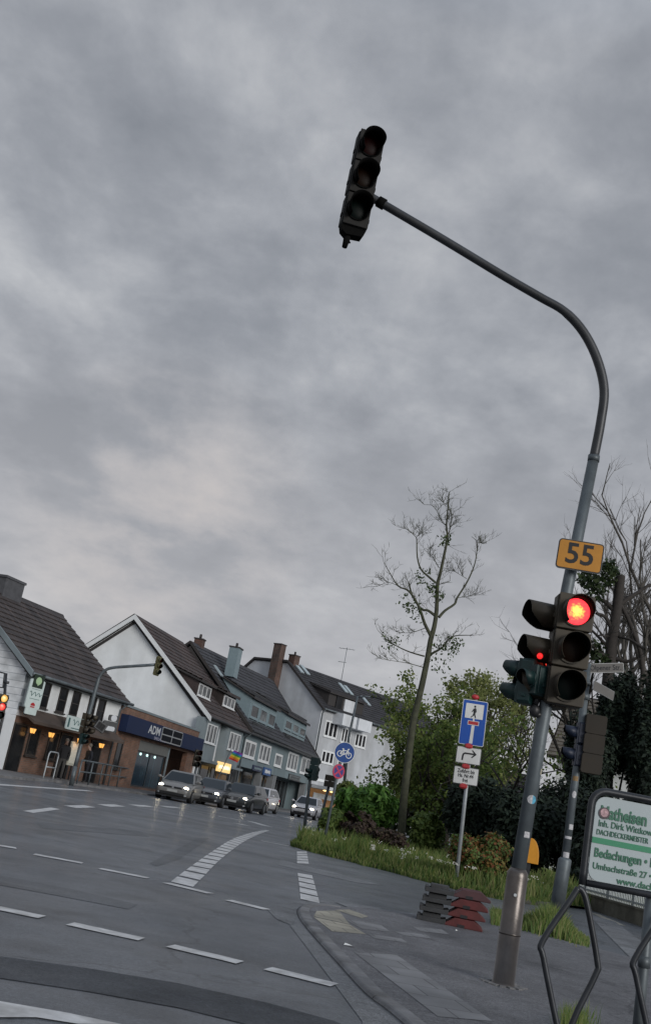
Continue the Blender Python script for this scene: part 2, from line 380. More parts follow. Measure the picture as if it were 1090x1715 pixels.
# near corner pavement
kl_px = [(560, 1520), (530, 1516.5), (507, 1519), (498, 1527), (503.6, 1543), (528.6, 1573.5), (567, 1616), (613, 1666), (671, 1712)]
kl = [G(*p) for p in kl_px] + [Vector((1.33, 5, 0)), Vector((1.55, 2, 0)), Vector((1.7, -4, 0))]
kl = smooth_line(kl, 5)
W_K = 0.13
kin = []
for i, p in enumerate(kl):
    d = (kl[min(i + 1, len(kl) - 1)] - kl[max(0, i - 1)]).normalized(); kin.append(p + Vector((-d.y, d.x, 0)) * W_K)
km = MB(); z1 = 0.028; acc = 0.0; cuts = []
for i in range(len(kl) - 1):
    # kerb stones about a metre long with open joints
    sl_ = (kl[i + 1] - kl[i]).length; nk = max(1, round(sl_ / .9)) if sl_ > .9 else 1
    for k in range(nk):
        u0, u1 = k / nk, (k + 1) / nk; acc += sl_ / nk; g0 = .004 / max(.01, sl_); g1 = g0
        if acc > .75 or nk > 1: g1 = .016 / max(.01, sl_); acc = 0
        a, b = kl[i].lerp(kl[i + 1], u0 + g0 * 0), kl[i].lerp(kl[i + 1], u1 - g1); d, c = kin[i].lerp(kin[i + 1], u0), kin[i].lerp(kin[i + 1], u1 - g1); Z = Vector((0, 0, z1))
        km.add([a, b, b - (b - c) * .14 + Z * .8, a - (a - d) * .14 + Z * .8, b - (b - c) * .25 + Z, a - (a - d) * .25 + Z, c + Z, d + Z, c - Vector((0, 0, .02)), d - Vector((0, 0, .02))], [(0, 1, 2, 3), (3, 2, 4, 5), (5, 4, 6, 7), (7, 6, 8, 9), (1, 8, 6, 4, 2), (0, 3, 5, 7, 9)])
tag(km.build('kerb', m_kerb), kind='structure')
far_px = [(600, 1524), (690, 1536), (830, 1554), (985, 1590), (1090, 1618)]
far_e = [G(*p) for p in far_px] + [Vector((14, 10.5, 0))]
ip = [p for p in kin if p.y < G(560, 1520).y + .02]
pv = [tuple(p[:2]) for p in reversed(kin)] + [tuple(p[:2]) for p in far_e] + [(14, -6), (1.9, -6)]
PZ = 0.022
sheet('pavement', pv, PZ, m_pave)
rm = MB()
fe = [kin[0]] + far_e
for a, b in zip(fe[:-1], fe[1:]):
    o_ = Vector((0.12, 0.42, 0)); rm.quad(Vector((a.x, a.y, PZ)), Vector((b.x, b.y, PZ)), Vector((b.x, b.y, .003)) + o_, Vector((a.x, a.y, .003)) + o_)
tag(rm.build('pavement_ramp', m_pave), kind='structure')
for px, m in (([(525, 1537), (586, 1550), (613, 1566), (556, 1561)], m_slab_y), ([(530, 1527), (567, 1526), (585, 1549), (525, 1536)], m_slab_y),
              ([(561, 1525), (584, 1524), (617, 1536), (606, 1539)], m_slab_y), ([(578, 1541), (633, 1547), (654, 1562), (606, 1557)], m_slab_g),
              ([(614, 1565), (672, 1573), (682, 1580), (628, 1573)], m_slab_g), ([(594, 1597), (663, 1600), (825, 1712), (733, 1704)], m_slab_g),
              ([(660, 1561), (712, 1566), (722, 1573), (676, 1568)], m_slab_g), ([(690, 1553), (740, 1558), (752, 1566), (704, 1561)], m_slab_g)):
    sheet('paving_slabs', GP(px, PZ), PZ + 0.003, m)
dt_ = [p + (p - q).normalized() * .006 for p, q in zip(kl, kin)]
sheet('gutter_dirt', [tuple(p[:2]) for p in kl[:-4]] + [tuple(p[:2]) for p in dt_[:-4]][::-1], .0055, mat('gutter_grime', (.022, .021, .020), .95, var=.5, scale=9))
sheet('gutter', GP([(486, 1552), (500, 1548), (512, 1558), (528, 1579), (566, 1621), (612, 1671), (668, 1715), (700, 1745), (615, 1760), (606, 1712), (560, 1650)]), 0.004, m_asph_light)
sheet('patch_or_reflection', GP([(445, 1522), (480, 1513), (540, 1509), (560, 1516), (497, 1524), (495, 1538), (488, 1551), (462, 1540)]), 0.004, m_asph_light)
sheet('patch_or_reflection', GP([(-420, 1540), (-40, 1598), (150, 1624), (300, 1649), (450, 1682), (560, 1712), (600, 1730), (430, 1722), (300, 1690), (150, 1663), (-40, 1634), (-420, 1566)]), 0.004, m_asph_reflect)  # dark windscreen reflection painted onto the road as a flat strip
sheet('patch_or_reflection', GP([(572, 1518), (700, 1530), (760, 1541), (690, 1533), (600, 1521)]), 0.004, m_asph_light)
sheet('patch_or_reflection', GP([(470, 1440), (500, 1449), (560, 1462), (640, 1484), (600, 1480), (520, 1462), (466, 1450)]), 0.004, m_asph_light)
sheet('patch_or_reflection', GP([(560, 1512), (640, 1522), (632, 1528), (585, 1522)]), 0.0062, m_asph_light)
sheet('patch_or_reflection', GP([(985, 1528), (1005, 1533), (1048, 1552), (1030, 1549)]), 0.004, m_slab_y)
sheet('patch_or_reflection', GP([(485, 1400), (560, 1416), (600, 1436), (540, 1432), (495, 1424)]), 0.004, m_asph_light)
m_asph2 = asphalt('asphalt_repair', (0.093, 0.100, 0.110), .2, .55, .5, coat=.15)
for px in ([(60, 1378), (230, 1392), (250, 1402), (70, 1388)], [(-30, 1462), (120, 1490), (230, 1516), (215, 1524), (90, 1500), (-30, 1478)], [(330, 1405), (352, 1404), (300, 1440), (262, 1452), (250, 1447)]): sheet('patch_or_reflection', GP(px), .003, m_asph2)
sheet('side_path', GP([(985, 1532), (1030, 1545), (1090, 1590), (1090, 1640), (1010, 1560)]), 0.0062, m_asph_light)
# ------------------------------------------------------------------ road markings, one sheet each
MZ = 0.0065
def dash(p, q, w, name='lane_dash'):
    a, b = G(*p), G(*q); d = (b - a).normalized(); n = Vector((-d.y, d.x, 0)) * w / 2
    rr = random.Random(int(p[0] * 7 + p[1])); N = 8; L_ = [];R_ = []
    for i in range(N + 1):
        c = a.lerp(b, i / N); L_.append(c + n * (1 + rr.uniform(-.08, .05))); R_.append(c - n * (1 + rr.uniform(-.08, .05)))
    sheet(name, [tuple(v[:2]) for v in L_ + R_[::-1]], MZ, m_mark)
for p, q in (((-60, 1511), (70, 1538)), ((117, 1549), (237, 1575)), ((285, 1586), (402, 1614)), ((448, 1624), (560, 1652))): dash(p, q, 0.20)
for p, q in (((-40, 1411), (27, 1422)), ((57, 1432), (138, 1447)), ((167, 1456), (248, 1472)), ((278, 1480), (352, 1498)), ((382, 1509), (447, 1525))): dash(p, q, 0.20)
for p, q, w in (((47, 1361), (93, 1355), .22), ((118, 1352.4), (150, 1351.2), .34), ((173, 1350), (201, 1350), .38), ((224, 1350), (251, 1351), .38), ((272, 1351.5), (300, 1353.5), .38),
                ((440, 1364.3), (458, 1368), .7), ((476, 1369.5), (496, 1372.5), .7), ((420, 1376.5), (448, 1385), .45), ((385, 1371), (405, 1375), .45), ((366, 1368), (382, 1371), .4), ((398, 1380), (412, 1383.5), .4)): dash(p, q, w)
dash((-60, 1311), (152, 1325.5), 0.35, 'edge_line')
dash((205, 1325), (408, 1362), .7, 'stop_line')
dash((437, 1409), (483, 1418), 0.2, 'edge_line')
sheet('stop_line', GP([(-420, 1617), (-80, 1668), (0, 1680), (110, 1699), (205, 1719), (130, 1718), (60, 1707), (0, 1707), (-80, 1700), (-420, 1648)]), MZ, m_mark)
def strip(Lp, Rp, step, fill, name, off=0.0):
    Lw = smooth_line([G(*p) for p in Lp], 10); Rw = smooth_line([G(*p) for p in Rp], 10)
    def at(pl, u):
        k = u * (len(pl) - 1); i = min(int(k), len(pl) - 2); return pl[i].lerp(pl[i + 1], k - i)
    ln = sum((Lw[i + 1] - Lw[i]).length for i in range(len(Lw) - 1))
    # equal world lengths along the left edge
    acc = [0.0]
    for i in range(len(Lw) - 1): acc.append(acc[-1] + (Lw[i + 1] - Lw[i]).length)
    def par(s_):
        for i in range(len(acc) - 1):
            if acc[i + 1] >= s_: return (i + (s_ - acc[i]) / max(1e-6, acc[i + 1] - acc[i])) / (len(acc) - 1)
        return 1.0
    s_ = off
    while s_ + step * fill <= ln + .05:
        u0, u1 = par(s_), par(s_ + step * fill)
        a, b, c, d = at(Lw, u0), at(Lw, u1), at(Rw, u1), at(Rw, u0)
        sheet(name, [tuple(q[:2]) for q in (a, b, c, d)], MZ, m_mark); s_ += step
strip([(286, 1478), (308, 1461), (334, 1442), (360, 1424), (390, 1406), (421, 1395.5), (447, 1390.6)], [(323, 1487), (342, 1468), (362, 1447), (383, 1429), (408, 1411), (434, 1398), (453, 1391.6)], 1.02, 0.80, 'crossing_block')
strip([(503, 1507), (501, 1485), (498, 1462)], [(535, 1514), (529, 1491), (522, 1466)], 1.0, 0.80, 'crossing_block')
strip([(497.5, 1447), (497, 1425)], [(517, 1448), (513, 1425)], 1.0, 0.78, 'crossing_block')
# ------------------------------------------------------------------ near traffic mast
mast = thing('signal_mast', 'tall grey signal mast with a long curved arm, rising from the near pavement', 'signal mast', (2.22, 9.7, PZ))
mo = Vector((2.22, 9.7, PZ))
def mp(px, py, Y=9.7): return V(px, py, Y) - mo
cb = MB(); ct = mp(867, 1462)
cb.tube([(0, 0, -.05), (0, 0, .02), (0, 0, .02), ct * .96, ct, ct + (ct.normalized() * .035)], [.100, .100, .093, .091, .088, .064], 24)
cb.tube([ct * .44, ct * .46], [.0935, .0935], 24)
cb.build('base_collar', m_steel, mast)
nt_ = MB(); cc = ct * .80; nt_.tube([cc + Vector((-.02, -.087, 0)), cc + Vector((-.02, -.105, 0))], .014, 8); nt_.build('bolt', m_galv2, mast)
sh = MB(); jp = mp(994, 768)
sh.tube([ct, mp(905, 1230), mp(950, 985), jp], [.0635, .0615, .0565, .052], 20)
sh.tube([jp - Vector((0, 0, .03)), jp + Vector((0, 0, .03))], .056, 20)
sh.build('shaft', m_galv, mast)
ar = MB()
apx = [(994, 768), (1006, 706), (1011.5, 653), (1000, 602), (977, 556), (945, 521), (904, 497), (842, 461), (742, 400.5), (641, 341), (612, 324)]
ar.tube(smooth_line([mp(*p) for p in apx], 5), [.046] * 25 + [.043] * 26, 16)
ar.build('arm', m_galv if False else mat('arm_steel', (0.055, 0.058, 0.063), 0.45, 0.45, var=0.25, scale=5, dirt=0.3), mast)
bf = MB()
for k in range(14):
    a = 2 * math.pi * k / 14; r0 = .13 + .05 * random.Random(k).random()
    bf.cbox((r0 * math.cos(a), r0 * math.sin(a), .004), (.07, .05, .012), 0, (0, 0, a))
bf.build('base_mortar', m_kerb, mast)
def sticker(parent, c0, c1, r, t, w, h, ang, mats, name='sticker', rnd=False):
    """a label bent round the pole at fraction t of c0-c1"""
    ax = (c1 - c0).normalized(); c = c0.lerp(c1, t); mb = MB(); n = 7; u = ax.cross(Vector((0, 1, 0))).normalized(); w_ = ax.cross(u)
    for j in range(n):
        a0 = ang + (j / n - .5) * w / r; a1 = ang + ((j + 1) / n - .5) * w / r
        def hh(q): return h * .5 * (math.sqrt(max(0, 1 - (2 * q / n - 1) ** 2)) if rnd else 1)
        def P(a, z): return c + (u * math.cos(a) + w_ * math.sin(a)) * (r + .0015) + ax * z
        mb.quad(P(a0, -hh(j)), P(a1, -hh(j + 1)), P(a1, hh(j + 1)), P(a0, hh(j)), 0 if j < n * .55 or len(mats) == 1 else 1)
    return mb.build(name, mats, parent)
m_st1 = mat('sticker_blue', (0.05, 0.28, 0.42), 0.5, var=0.6, scale=40); m_st2 = mat('sticker_white', (0.45, 0.45, 0.47), 0.5, var=0.5, scale=50)
m_st3 = mat('sticker_pink', (0.45, 0.08, 0.12), 0.5, var=0.5, scale=40); m_st4 = mat('sticker_rust', (0.22, 0.14, 0.06), 0.6, var=0.4, scale=30)
front = math.pi / 2
s0, s1 = ct, mp(905, 1230)
# angle pointing to the camera: w_ = ax x u ; computed numerically
def face_ang(c0, c1):
    ax = (c1 - c0).normalized(); u = ax.cross(Vector((0, 1, 0))).normalized(); w_ = ax.cross(u); d = Vector((-.2, -1, 0)).normalized(); return math.atan2(d.dot(w_), d.dot(u))
fa = face_ang(s0, s1)
sticker(mast, s0, s1, .0630, .52, .085, .075, fa + .25, [m_st2, m_st1], rnd=True)
sticker(mast, s0, s1, .0632, .27, .05, .05, fa + .4, [m_st2])
sticker(mast, s0, s1, .0622, .73, .03, .05, fa + 1.2, [m_slab_y])
# --------------------------------------------------------------- signal heads
def lens_mat(name, col, on=None, strg=0.0):
    if name in MATS: return MATS[name]
    m = bpy.data.materials.new(name); m.use_nodes = True; nt = m.node_tree; b = nt.nodes['Principled BSDF']; L = nt.links.new
    b.inputs['Base Color'].default_value = (*col, 1); b.inputs['Roughness'].default_value = 0.22
    if on:
        t = nt.nodes.new('ShaderNodeTexCoord'); ln = nt.nodes.new('ShaderNodeVectorMath'); ln.operation = 'LENGTH'
        mpn = nt.nodes.new('ShaderNodeMapping'); mpn.inputs['Scale'].default_value = (1, 0, 1); L(t.outputs['Object'], mpn.inputs[0]); L(mpn.outputs[0], ln.inputs[0])
        n = nt.nodes.new('ShaderNodeTexNoise'); n.inputs['Scale'].default_value = 42; n.inputs['Detail'].default_value = 3; L(t.outputs['Object'], n.inputs[0])
        a = nt.nodes.new('ShaderNodeMath'); a.operation = 'MULTIPLY_ADD'; L(n.outputs['Fac'], a.inputs[0]); a.inputs[1].default_value = -.10; L(ln.outputs['Value'], a.inputs[2])
        mr_ = nt.nodes.new('ShaderNodeMapRange'); L(a.outputs[0], mr_.inputs[0]); mr_.inputs[1].default_value = -.045; mr_.inputs[2].default_value = .11
        r = nt.nodes.new('ShaderNodeValToRGB'); L(mr_.outputs[0], r.inputs[0])
        el = r.color_ramp.elements
        while len(el) < len(on): el.new(.5)
        for e, (p, c) in zip(el, on): e.position = p; e.color = (*c, 1)
        L(r.outputs[0], b.inputs['Emission Color']); b.inputs['Emission Strength'].default_value = strg
    MATS[name] = m; return m
m_len_r = lens_mat('lens_red_off', (0.010, 0.001, 0.001)); m_len_a = lens_mat('lens_amber_off', (0.008, 0.003, 0.001)); m_len_g = lens_mat('lens_green_off', (0.001, 0.004, 0.0035))
for _m in (m_len_r, m_len_a, m_len_g): _m.node_tree.nodes['Principled BSDF'].inputs['Specular IOR Level'].default_value = .08; _m.node_tree.nodes['Principled BSDF'].inputs['Roughness'].default_value = .4
m_len_on = lens_mat('lens_red_on', (0.2, 0.01, 0.01), [(0.0, (1.0, 0.75, 0.12)), (0.22, (1.0, 0.42, 0.08)), (0.45, (1.0, 0.06, 0.06)), (1.0, (0.9, 0.014, 0.04))], 2.1)
m_len_on_far = lens_mat('lens_red_on_far', (0.2, 0.01, 0.01), [(0.0, (1.0, 0.2, 0.1)), (1.0, (0.85, 0.012, 0.035))], 1.0)
m_len_rep = lens_mat('lens_red_repeat', (0.2, 0.01, 0.01), [(0.0, (1.0, 0.12, 0.05)), (1.0, (0.8, 0.02, 0.02))], 1.2)
m_len_aon = lens_mat('lens_amber_on', (0.3, 0.15, 0.02), [(0.0, (1.0, 0.85, 0.35)), (1.0, (1.0, 0.45, 0.05))], .85)
m_visin = mat('visor_inside', (0.006, 0.006, 0.006), .9, var=0, spec=.05)
def visor(R, L_, mouth=0.5, t=.006, n=26, arc=290, y0=0.0):
    """cut-away tunnel visor: full length on top, short at the sides' ends"""
    mb = MB(); vs = []; a0 = -arc / 2
    for j in range(n + 1):
        a = rad(a0 + arc * j / n); f = (1 + math.cos(a)) / 2; ln = L_ * (0.18 + .82 * min(1, f * 1.9) ** mouth)
        for (rr_, y) in ((R, y0), (R, y0 - ln), (R - t, y0 - ln), (R - t, y0)): vs.append((rr_ * math.sin(a), y, rr_ * math.cos(a)))
    fs = []
    for j in range(n):
        for k in range(4): fs.append((j * 4 + k, j * 4 + (k + 1) % 4, (j + 1) * 4 + (k + 1) % 4, (j + 1) * 4 + k))
    mb.add(vs, fs, 0, True); mb.m = [1 if i % 4 == 2 else 0 for i in range(len(mb.f))]; mb.f += [[0, 1, 2, 3], [n * 4 + 3, n * 4 + 2, n * 4 + 1, n * 4]]; mb.m += [0, 0]; mb.sm += [False, False]; return mb
def signal(name, label, cat, loc, rz, lenses, w=.33, h=1.0, d=.20, R=None, vl=.24, house=None, group=None, cap=False, tilt=None, plate=False, bracket=None, lod=False, vis=None):
    root = thing(name, label, cat, loc, rz, group, tilt); house = house or m_housing; vis = vis or house; n = len(lenses); mh = h / n; R = R or min(w, mh) * .43
    b = MB()
    for i in range(n):
        z0 = h / 2 - (i + 1) * mh
        if lod: b.box((-w / 2, 0, z0 + .006), (w / 2, d, z0 + mh - .006))
        else:
            # rounded module with a stepped face
            e = .03; b.prism([(-w/2 + e, z0 + .003), (w/2 - e, z0 + .003), (w/2, z0 + e), (w/2, z0 + mh - e), (w/2 - e, z0 + mh - .003), (-w/2 + e, z0 + mh - .003), (-w/2, z0 + mh - e), (-w/2, z0 + e)], .03, d)
            b.box((-w/2 + .012, 0.0, z0 + .008), (w/2 - .012, .03, z0 + mh - .008))
            b.box((w/2 - .004, .07, z0 + mh * .3), (w/2 + .012, .11, z0 + mh * .42)); b.box((-w/2 - .012, .07, z0 + mh * .3), (-w/2 + .004, .11, z0 + mh * .42))
    b.build('housing', house, root, 0 if lod else .006)
    if plate:
        p = MB(); p.box((-w * .62, d * .45, -h * .54), (w * .62, d * .45 + .012, h * .54)); p.build('backing_board', m_yellowdark, root)
    for i, lm in enumerate(lenses):
        zc_ = h / 2 - (i + .5) * mh
        v = visor(R * 1.06, vl, y0=.004); o = v.build('visor', [vis, m_visin], root); o.location = (0, 0, zc_)
        if not lod:
            rg = MB(); rg.tube([(0, .001, 0), (0, -.016, 0)], R * 1.12, 28); rg.build('lens_ring', vis, root).location = (0, 0, zc_)
        lb = MB(); vs = [(0, -.034, 0)]; fs = []
        for q, (rr_, yy) in enumerate(((R * .5, -.031), (R * .85, -.024), (R, -.017))):
            for k in range(24): t = 2 * math.pi * k / 24; vs.append((rr_ * math.cos(t), yy, rr_ * math.sin(t)))
        for k in range(24): fs.append((0, 1 + k, 1 + (k + 1) % 24))
        for q in range(2):
            for k in range(24): a = 1 + q * 24 + k; c = 1 + q * 24 + (k + 1) % 24; fs.append((a, a + 24, c + 24, c))
        lb.add(vs, fs, 0, True); lb.build('lens', lm, root).location = (0, 0, zc_)
    if cap:
        c = MB(); c.prism([(-w * .47, -h / 2 + .002), (w * .47, -h / 2 + .002), (w * .36, -h / 2 - .075), (-w * .24, -h / 2 - .09), (-w * .42, -h / 2 - .05)], .03, d - .03)
        c.tube([(-w * .12, d * .5, -h / 2 - .07), (-w * .15, d * .5, -h / 2 - .13), (-w * .17, d * .5, -h / 2 - .21)], [.035, .033, .026], 12)
        c.tube([(-w * .1, d * .5, -h / 2 - .12), (-w * .0, d * .5, -h / 2 - .15)], .01, 6)
        c.build('lower_bracket', m_visin, root)
    if bracket:
        for z_ in bracket: k = MB(); k.box((-.05, d - .01, z_ - .03), (.05, d + .075, z_ + .03)); k.build('bracket', m_black, root)
    return root
m_yellowdark = mat('board_olive', (0.10, 0.095, 0.045), 0.6, var=0.25, scale=5)
def yaw_to(loc, extra=0.0):
    d = Vector((0, 0, EYE)) - Vector(loc); return math.atan2(d.x, -d.y) + extra
# head over the road
c = V(610, 297, 9.55)
signal('traffic_signal', 'dark unlit traffic signal hanging high over the road from the curved arm', 'traffic signal', (c.x, c.y, c.z), yaw_to(c, .16), [m_len_r, m_len_a, m_len_g], w=.275, h=1.10, d=.17, R=.108, vl=.20, cap=True, house=mat('signal_housing_silhouette', (0.006, 0.0055, 0.0045), .8, var=.3, scale=6, dirt=.3), vis=m_visin)  # housing and visors coloured near-black, the backlit silhouette put into the colour
ovh = bpy.data.objects['traffic_signal']; Mo = (Matrix.Translation(ovh.location) @ ovh.rotation_euler.to_matrix().to_4x4()).inverted()
b = MB(); b.tube([Mo @ V(644, 342.6, 9.7), Mo @ V(633, 336.4, 9.7)], .058, 14); b.build('arm_clamp', m_visin, ovh)
# head on the mast facing the camera
c = V(957, 1087, 9.50)
signal('traffic_signal', 'brown three-lamp traffic signal on the near mast with its top lamp glowing red', 'traffic signal', (c.x, c.y, c.z), yaw_to(c, .20), [m_len_on, m_len_a, m_len_g], w=.345, h=1.02, d=.19, R=.122, vl=.22, bracket=(.42, -.42))
# head on the mast facing left along the crossing road
c = V(928, 1099, 9.74)
signal('traffic_signal', 'brown traffic signal with long hoods seen from its side, facing left on the near mast', 'traffic signal', (c.x - .02, c.y, c.z + .01), rad(-82), [m_len_r, m_len_rep, m_len_g], w=.32, h=.98, d=.14, vl=.30, R=.125)
sgl = bpy.data.objects['traffic_signal.002']; Mi = (Matrix.Translation(sgl.location) @ sgl.rotation_euler.to_matrix().to_4x4()).inverted()
b = MB(); b.ball(Mi @ V(904, 1099, 9.56), .028); b.build('repeater_lamp', m_len_rep, sgl)
# green pedestrian head below it
c = V(866, 1139, 9.72)
signal('pedestrian_signal', 'dark teal two-lamp pedestrian signal below the left-facing hoods on the near mast', 'pedestrian signal', (c.x + .05, c.y + .06, c.z), rad(-128), [m_len_r, m_len_g], w=.22, h=.42, d=.15, vl=.17, house=m_teal, R=.08)
c = V(892, 1138, 9.60)
signal('bicycle_signal', 'narrow teal hooded signal box tucked beside the mast under the left-facing traffic signal', 'bicycle signal', (c.x - .02, c.y, c.z), rad(-62), [m_len_g], w=.17, h=.28, d=.14, vl=.12, house=m_teal, R=.07)
kb_ = MB(); q = V(895, 1190, 9.66); kb_.ball((0, 0, 0), (.05, .05, .06)); kb_.tube([(0, 0, .05), (.02, .02, .14)], .028, 10); kb_.tube([(-.02, 0, -.03), (.1, .03, -.03)], .03, 10)
o = kb_.build('signal_bracket', m_black); o.location = q; tag(o, 'small black knobbly clamp under the teal signals on the near mast', 'bracket')
# --------------------------------------------------------------- flat signs
def rrect(w, h, r, n=5, cx_=0, cz_=0):
    out = []
    for (sx_, sz, a0) in ((1, 1, 0), (-1, 1, 90), (-1, -1, 180), (1, -1, 270)):
        for k in range(n + 1):
            a = rad(a0 + 90 * k / n); out.append((cx_ + sx_ * (w / 2 - r) + r * math.cos(a), cz_ + sz * (h / 2 - r) + r * math.sin(a)))
    return out
def plate(root, w, h, r, mface, mrim, rim=.012, t=.02, name='plate'):
    b = MB(); b.prism(rrect(w, h, r), 0, t, 1, mside=1); b.build(name, [mface, m_alu], root)
    b = MB(); b.prism(rrect(w - .004, h - .004, r), -.0015, -.0002, 0); b.build('border', mrim, root)
    b = MB(); b.prism(rrect(w - 2 * rim, h - 2 * rim, max(.004, r - rim)), -.003, -.0015, 0); b.build('face', mface, root)
c = V(971, 931, 9.56)
s55 = thing('route_sign', 'amber route number sign reading 55 on the near mast above the red light', 'route sign', c, yaw_to(c, .05), tilt=(0, rad(1.5)))
plate(s55, .415, .285, .035, m_yellow, m_ink, .012)
text('55', .275, m_ink, s55, (0, -.004, .004), bold=.004, sx=.98)
cl = MB(); cl.box((-.07, .02, .02), (.07, .06, .06)); cl.box((-.07, .02, -.06), (.07, .06, -.02)); cl.build('clamp', m_galv, s55)
# dead-end sign post behind the stack of bases
P0 = G(763, 1487); 
post = thing('sign_post', 'thin pale grey post carrying the dead-end sign and two white plates', 'sign post', (P0.x, P0.y, 0))
b = MB(); b.tube([(0, 0, -.1), Vector((V(797, 1168, P0.y).x - P0.x, 0, V(797, 1168, P0.y).z))], .042, 12); b.build('pole', m_galv2, post)
b = MB(); tp = V(796, 1168, P0.y - .03); b.ball((tp.x - P0.x, -.03, tp.z), (.09, .05, .06)); b.build('cap', m_red, post)
for (px, py) in ((785, 1250), (780, 1284), (776, 1317)):
    b = MB(); q = V(px, py, P0.y - .07) - P0; b.cbox((q.x, -.055, q.z), (.17, .09, .085)); b.cbox((q.x, -.02, q.z), (.10, .11, .12)); b.build('clamp', m_red, post, .02)
yz = P0.y - .062
def sign_at(px, py, name, label, cat, w, h, mf, mr, r=.03, rim=.014, tl=rad(0)):
    c = V(px, py, yz); t = thing(name, label, cat, c, yaw_to(c, .06), tilt=(0, tl)); plate(t, w, h, r, mf, mr, rim); return t
de = sign_at(792.5, 1211, 'dead_end_sign', 'blue dead-end sign with a walking figure panel and a red bar', 'road sign', .56, 1.00, m_blue, m_white, .04, .014, rad(-1.5))
b = MB(); b.prism(rrect(.40, .33, .01, 2, -.005, .255), -.006, -.004); b.build('white_panel', m_white, de)
b = MB(); b.box((-.018, -.005, .005), (.018, -.0035, .095)); b.prism([(-.045, -.46), (.03, -.46), (.035, -.06), (-.03, -.06)], -.005, -.0035); b.build('road_bar', m_white, de)
b = MB(); b.box((-.125, -.0055, -.055), (.125, -.0045, .04)); b.build('bar_border', m_white, de)
b = MB(); b.box((-.112, -.007, -.043), (.112, -.0056, .028)); b.build('red_bar', m_red, de)
b = MB()   # pictogram of a walker
for poly in ([(-.035, .30), (.0, .33), (.03, .32), (.045, .24), (.03, .235), (.018, .20), (.018, .21), (-.022, .21)],
             [(-.022, .212), (.018, .212), (.025, .175), (.047, .11), (.03, .10), (-.002, .165), (-.03, .135), (-.07, .105), (-.08, .118), (-.043, .15)],
             [(-.033, .30), (-.055, .255), (-.07, .235), (-.06, .225), (-.038, .25), (-.02, .27)]):
    b.prism(poly, -.009, -.0075)
b.tube([(.0, -.009, .36), (.0, -.0075, .36)], .025, 12); b.build('walking_figure', m_ink, de)
aw = sign_at(784.5, 1266, 'arrow_plate', 'white plate with a black arrow bending right, below the blue dead-end sign', 'road sign', .55, .37, m_white, m_ink, .03, .014, rad(-1.5))
b = MB(); pts = [(-.13, -.11), (-.125, -.02), (-.115, .02), (-.085, .04), (.02, .043), (.12, .043)]
for i in range(len(pts) - 1):
    a_ = Vector((pts[i][0], 0, pts[i][1])); c_ = Vector((pts[i + 1][0], 0, pts[i + 1][1])); d_ = (c_ - a_).normalized(); n_ = Vector((-d_.z, 0, d_.x)) * .018; a_ -= d_ * .006; c_ += d_ * .006
    b.prism([((a_ + n_).x, (a_ + n_).z), ((c_ + n_).x, (c_ + n_).z), ((c_ - n_).x, (c_ - n_).z), ((a_ - n_).x, (a_ - n_).z)], -.006 - i * .0002, -.004)
b.prism([(.175, .043), (.085, .125), (.055, .125), (.125, .043), (.055, -.04), (.085, -.04)], -.0075, -.004); b.build('arrow', m_ink, aw)
zu = sign_at(780, 1300, 'text_plate', 'white plate with three lines of small black writing, lowest on the dead-end post', 'road sign', .55, .38, m_white, m_ink, .03, .014, rad(-1.5))
for i, s_ in enumerate(('Zufahrt bis', 'Hs. Nr.44', 'frei')): text(s_, .115, m_ink, zu, (-.005, -.0055, .095 - i * .098), sx=.74, bold=.002)
# --------------------------------------------------------------- stack of sign bases
m_rbase = mat('base_red', (0.11, 0.018, 0.018), .65, var=.35, scale=8, dirt=.5, bump=.15, bscale=60); m_bbase = mat('base_black', (0.033, 0.035, 0.038), .7, var=.35, scale=9, dirt=.2, bump=.2, bscale=50)
SB = G(756, 1552, PZ); 
labs = ['lowest of the four black and red sign bases stacked on the pavement', 'second lowest of the four stacked black and red sign bases, between two others', 'third sign base up in the stack, right under the dull top one', 'dull top base of the stack of black and red sign bases on the pavement']
for i in range(4):
    dx = .018 * i + .006 * (i == 2); t = thing('ballast_block', labs[i], 'sign base', (SB.x + dx, SB.y + .2 + .01 * (i % 2), PZ + i * .118), rad(-9) + rad((0, 1.5, -1, 2)[i]), 'sign bases stacked on the pavement')
    w, dd, h = .84, .40, .108
    b = MB()    # black tray end: a raised rim, its hollow filled by an added black core for shade
    b.box((-.42, -.20, 0), (-.05, -.15, h * .5)); b.box((-.42, .15, 0), (-.05, .20, h * .5)); b.box((-.42, -.15, 0), (-.36, .15, h * .5)); b.box((-.36, -.15, .0), (-.05, .15, .02))
    b.prism([(-.12, 0), (-.05, 0), (-.05, h * .62), (-.12, h * .5)], -.199, .199); b.box((-.35, -.13, .02), (-.12, .13, h * .95))
    b.box((-.42, -.2, h*.5), (-.38, .2, h * .62)); b.build('black_end', m_bbase, t, .006)
    mr_ = m_rbase if i < 3 else mat('base_red_dirty', (0.068, 0.026, 0.03), .65, var=.3, scale=8, dirt=.3)
    b = MB()
    pf = [(-.06, 0), (.42, 0), (.42, .028), (.30, h), (.055, h), (-.06, .03)]
    b.prism(pf, -.20, -.13); b.prism(pf, .13, .20); b.prism([(-.06, 0), (.42, 0), (.42, .028), (.31, h * .8), (.05, h * .8), (-.06, .03)], -.13, .13)
    b.build('red_end', mr_, t, .008)
    b = MB(); b.box((.10, -.203, .0), (.19, -.199, .038)); b.build('hand_hole', m_black, t)
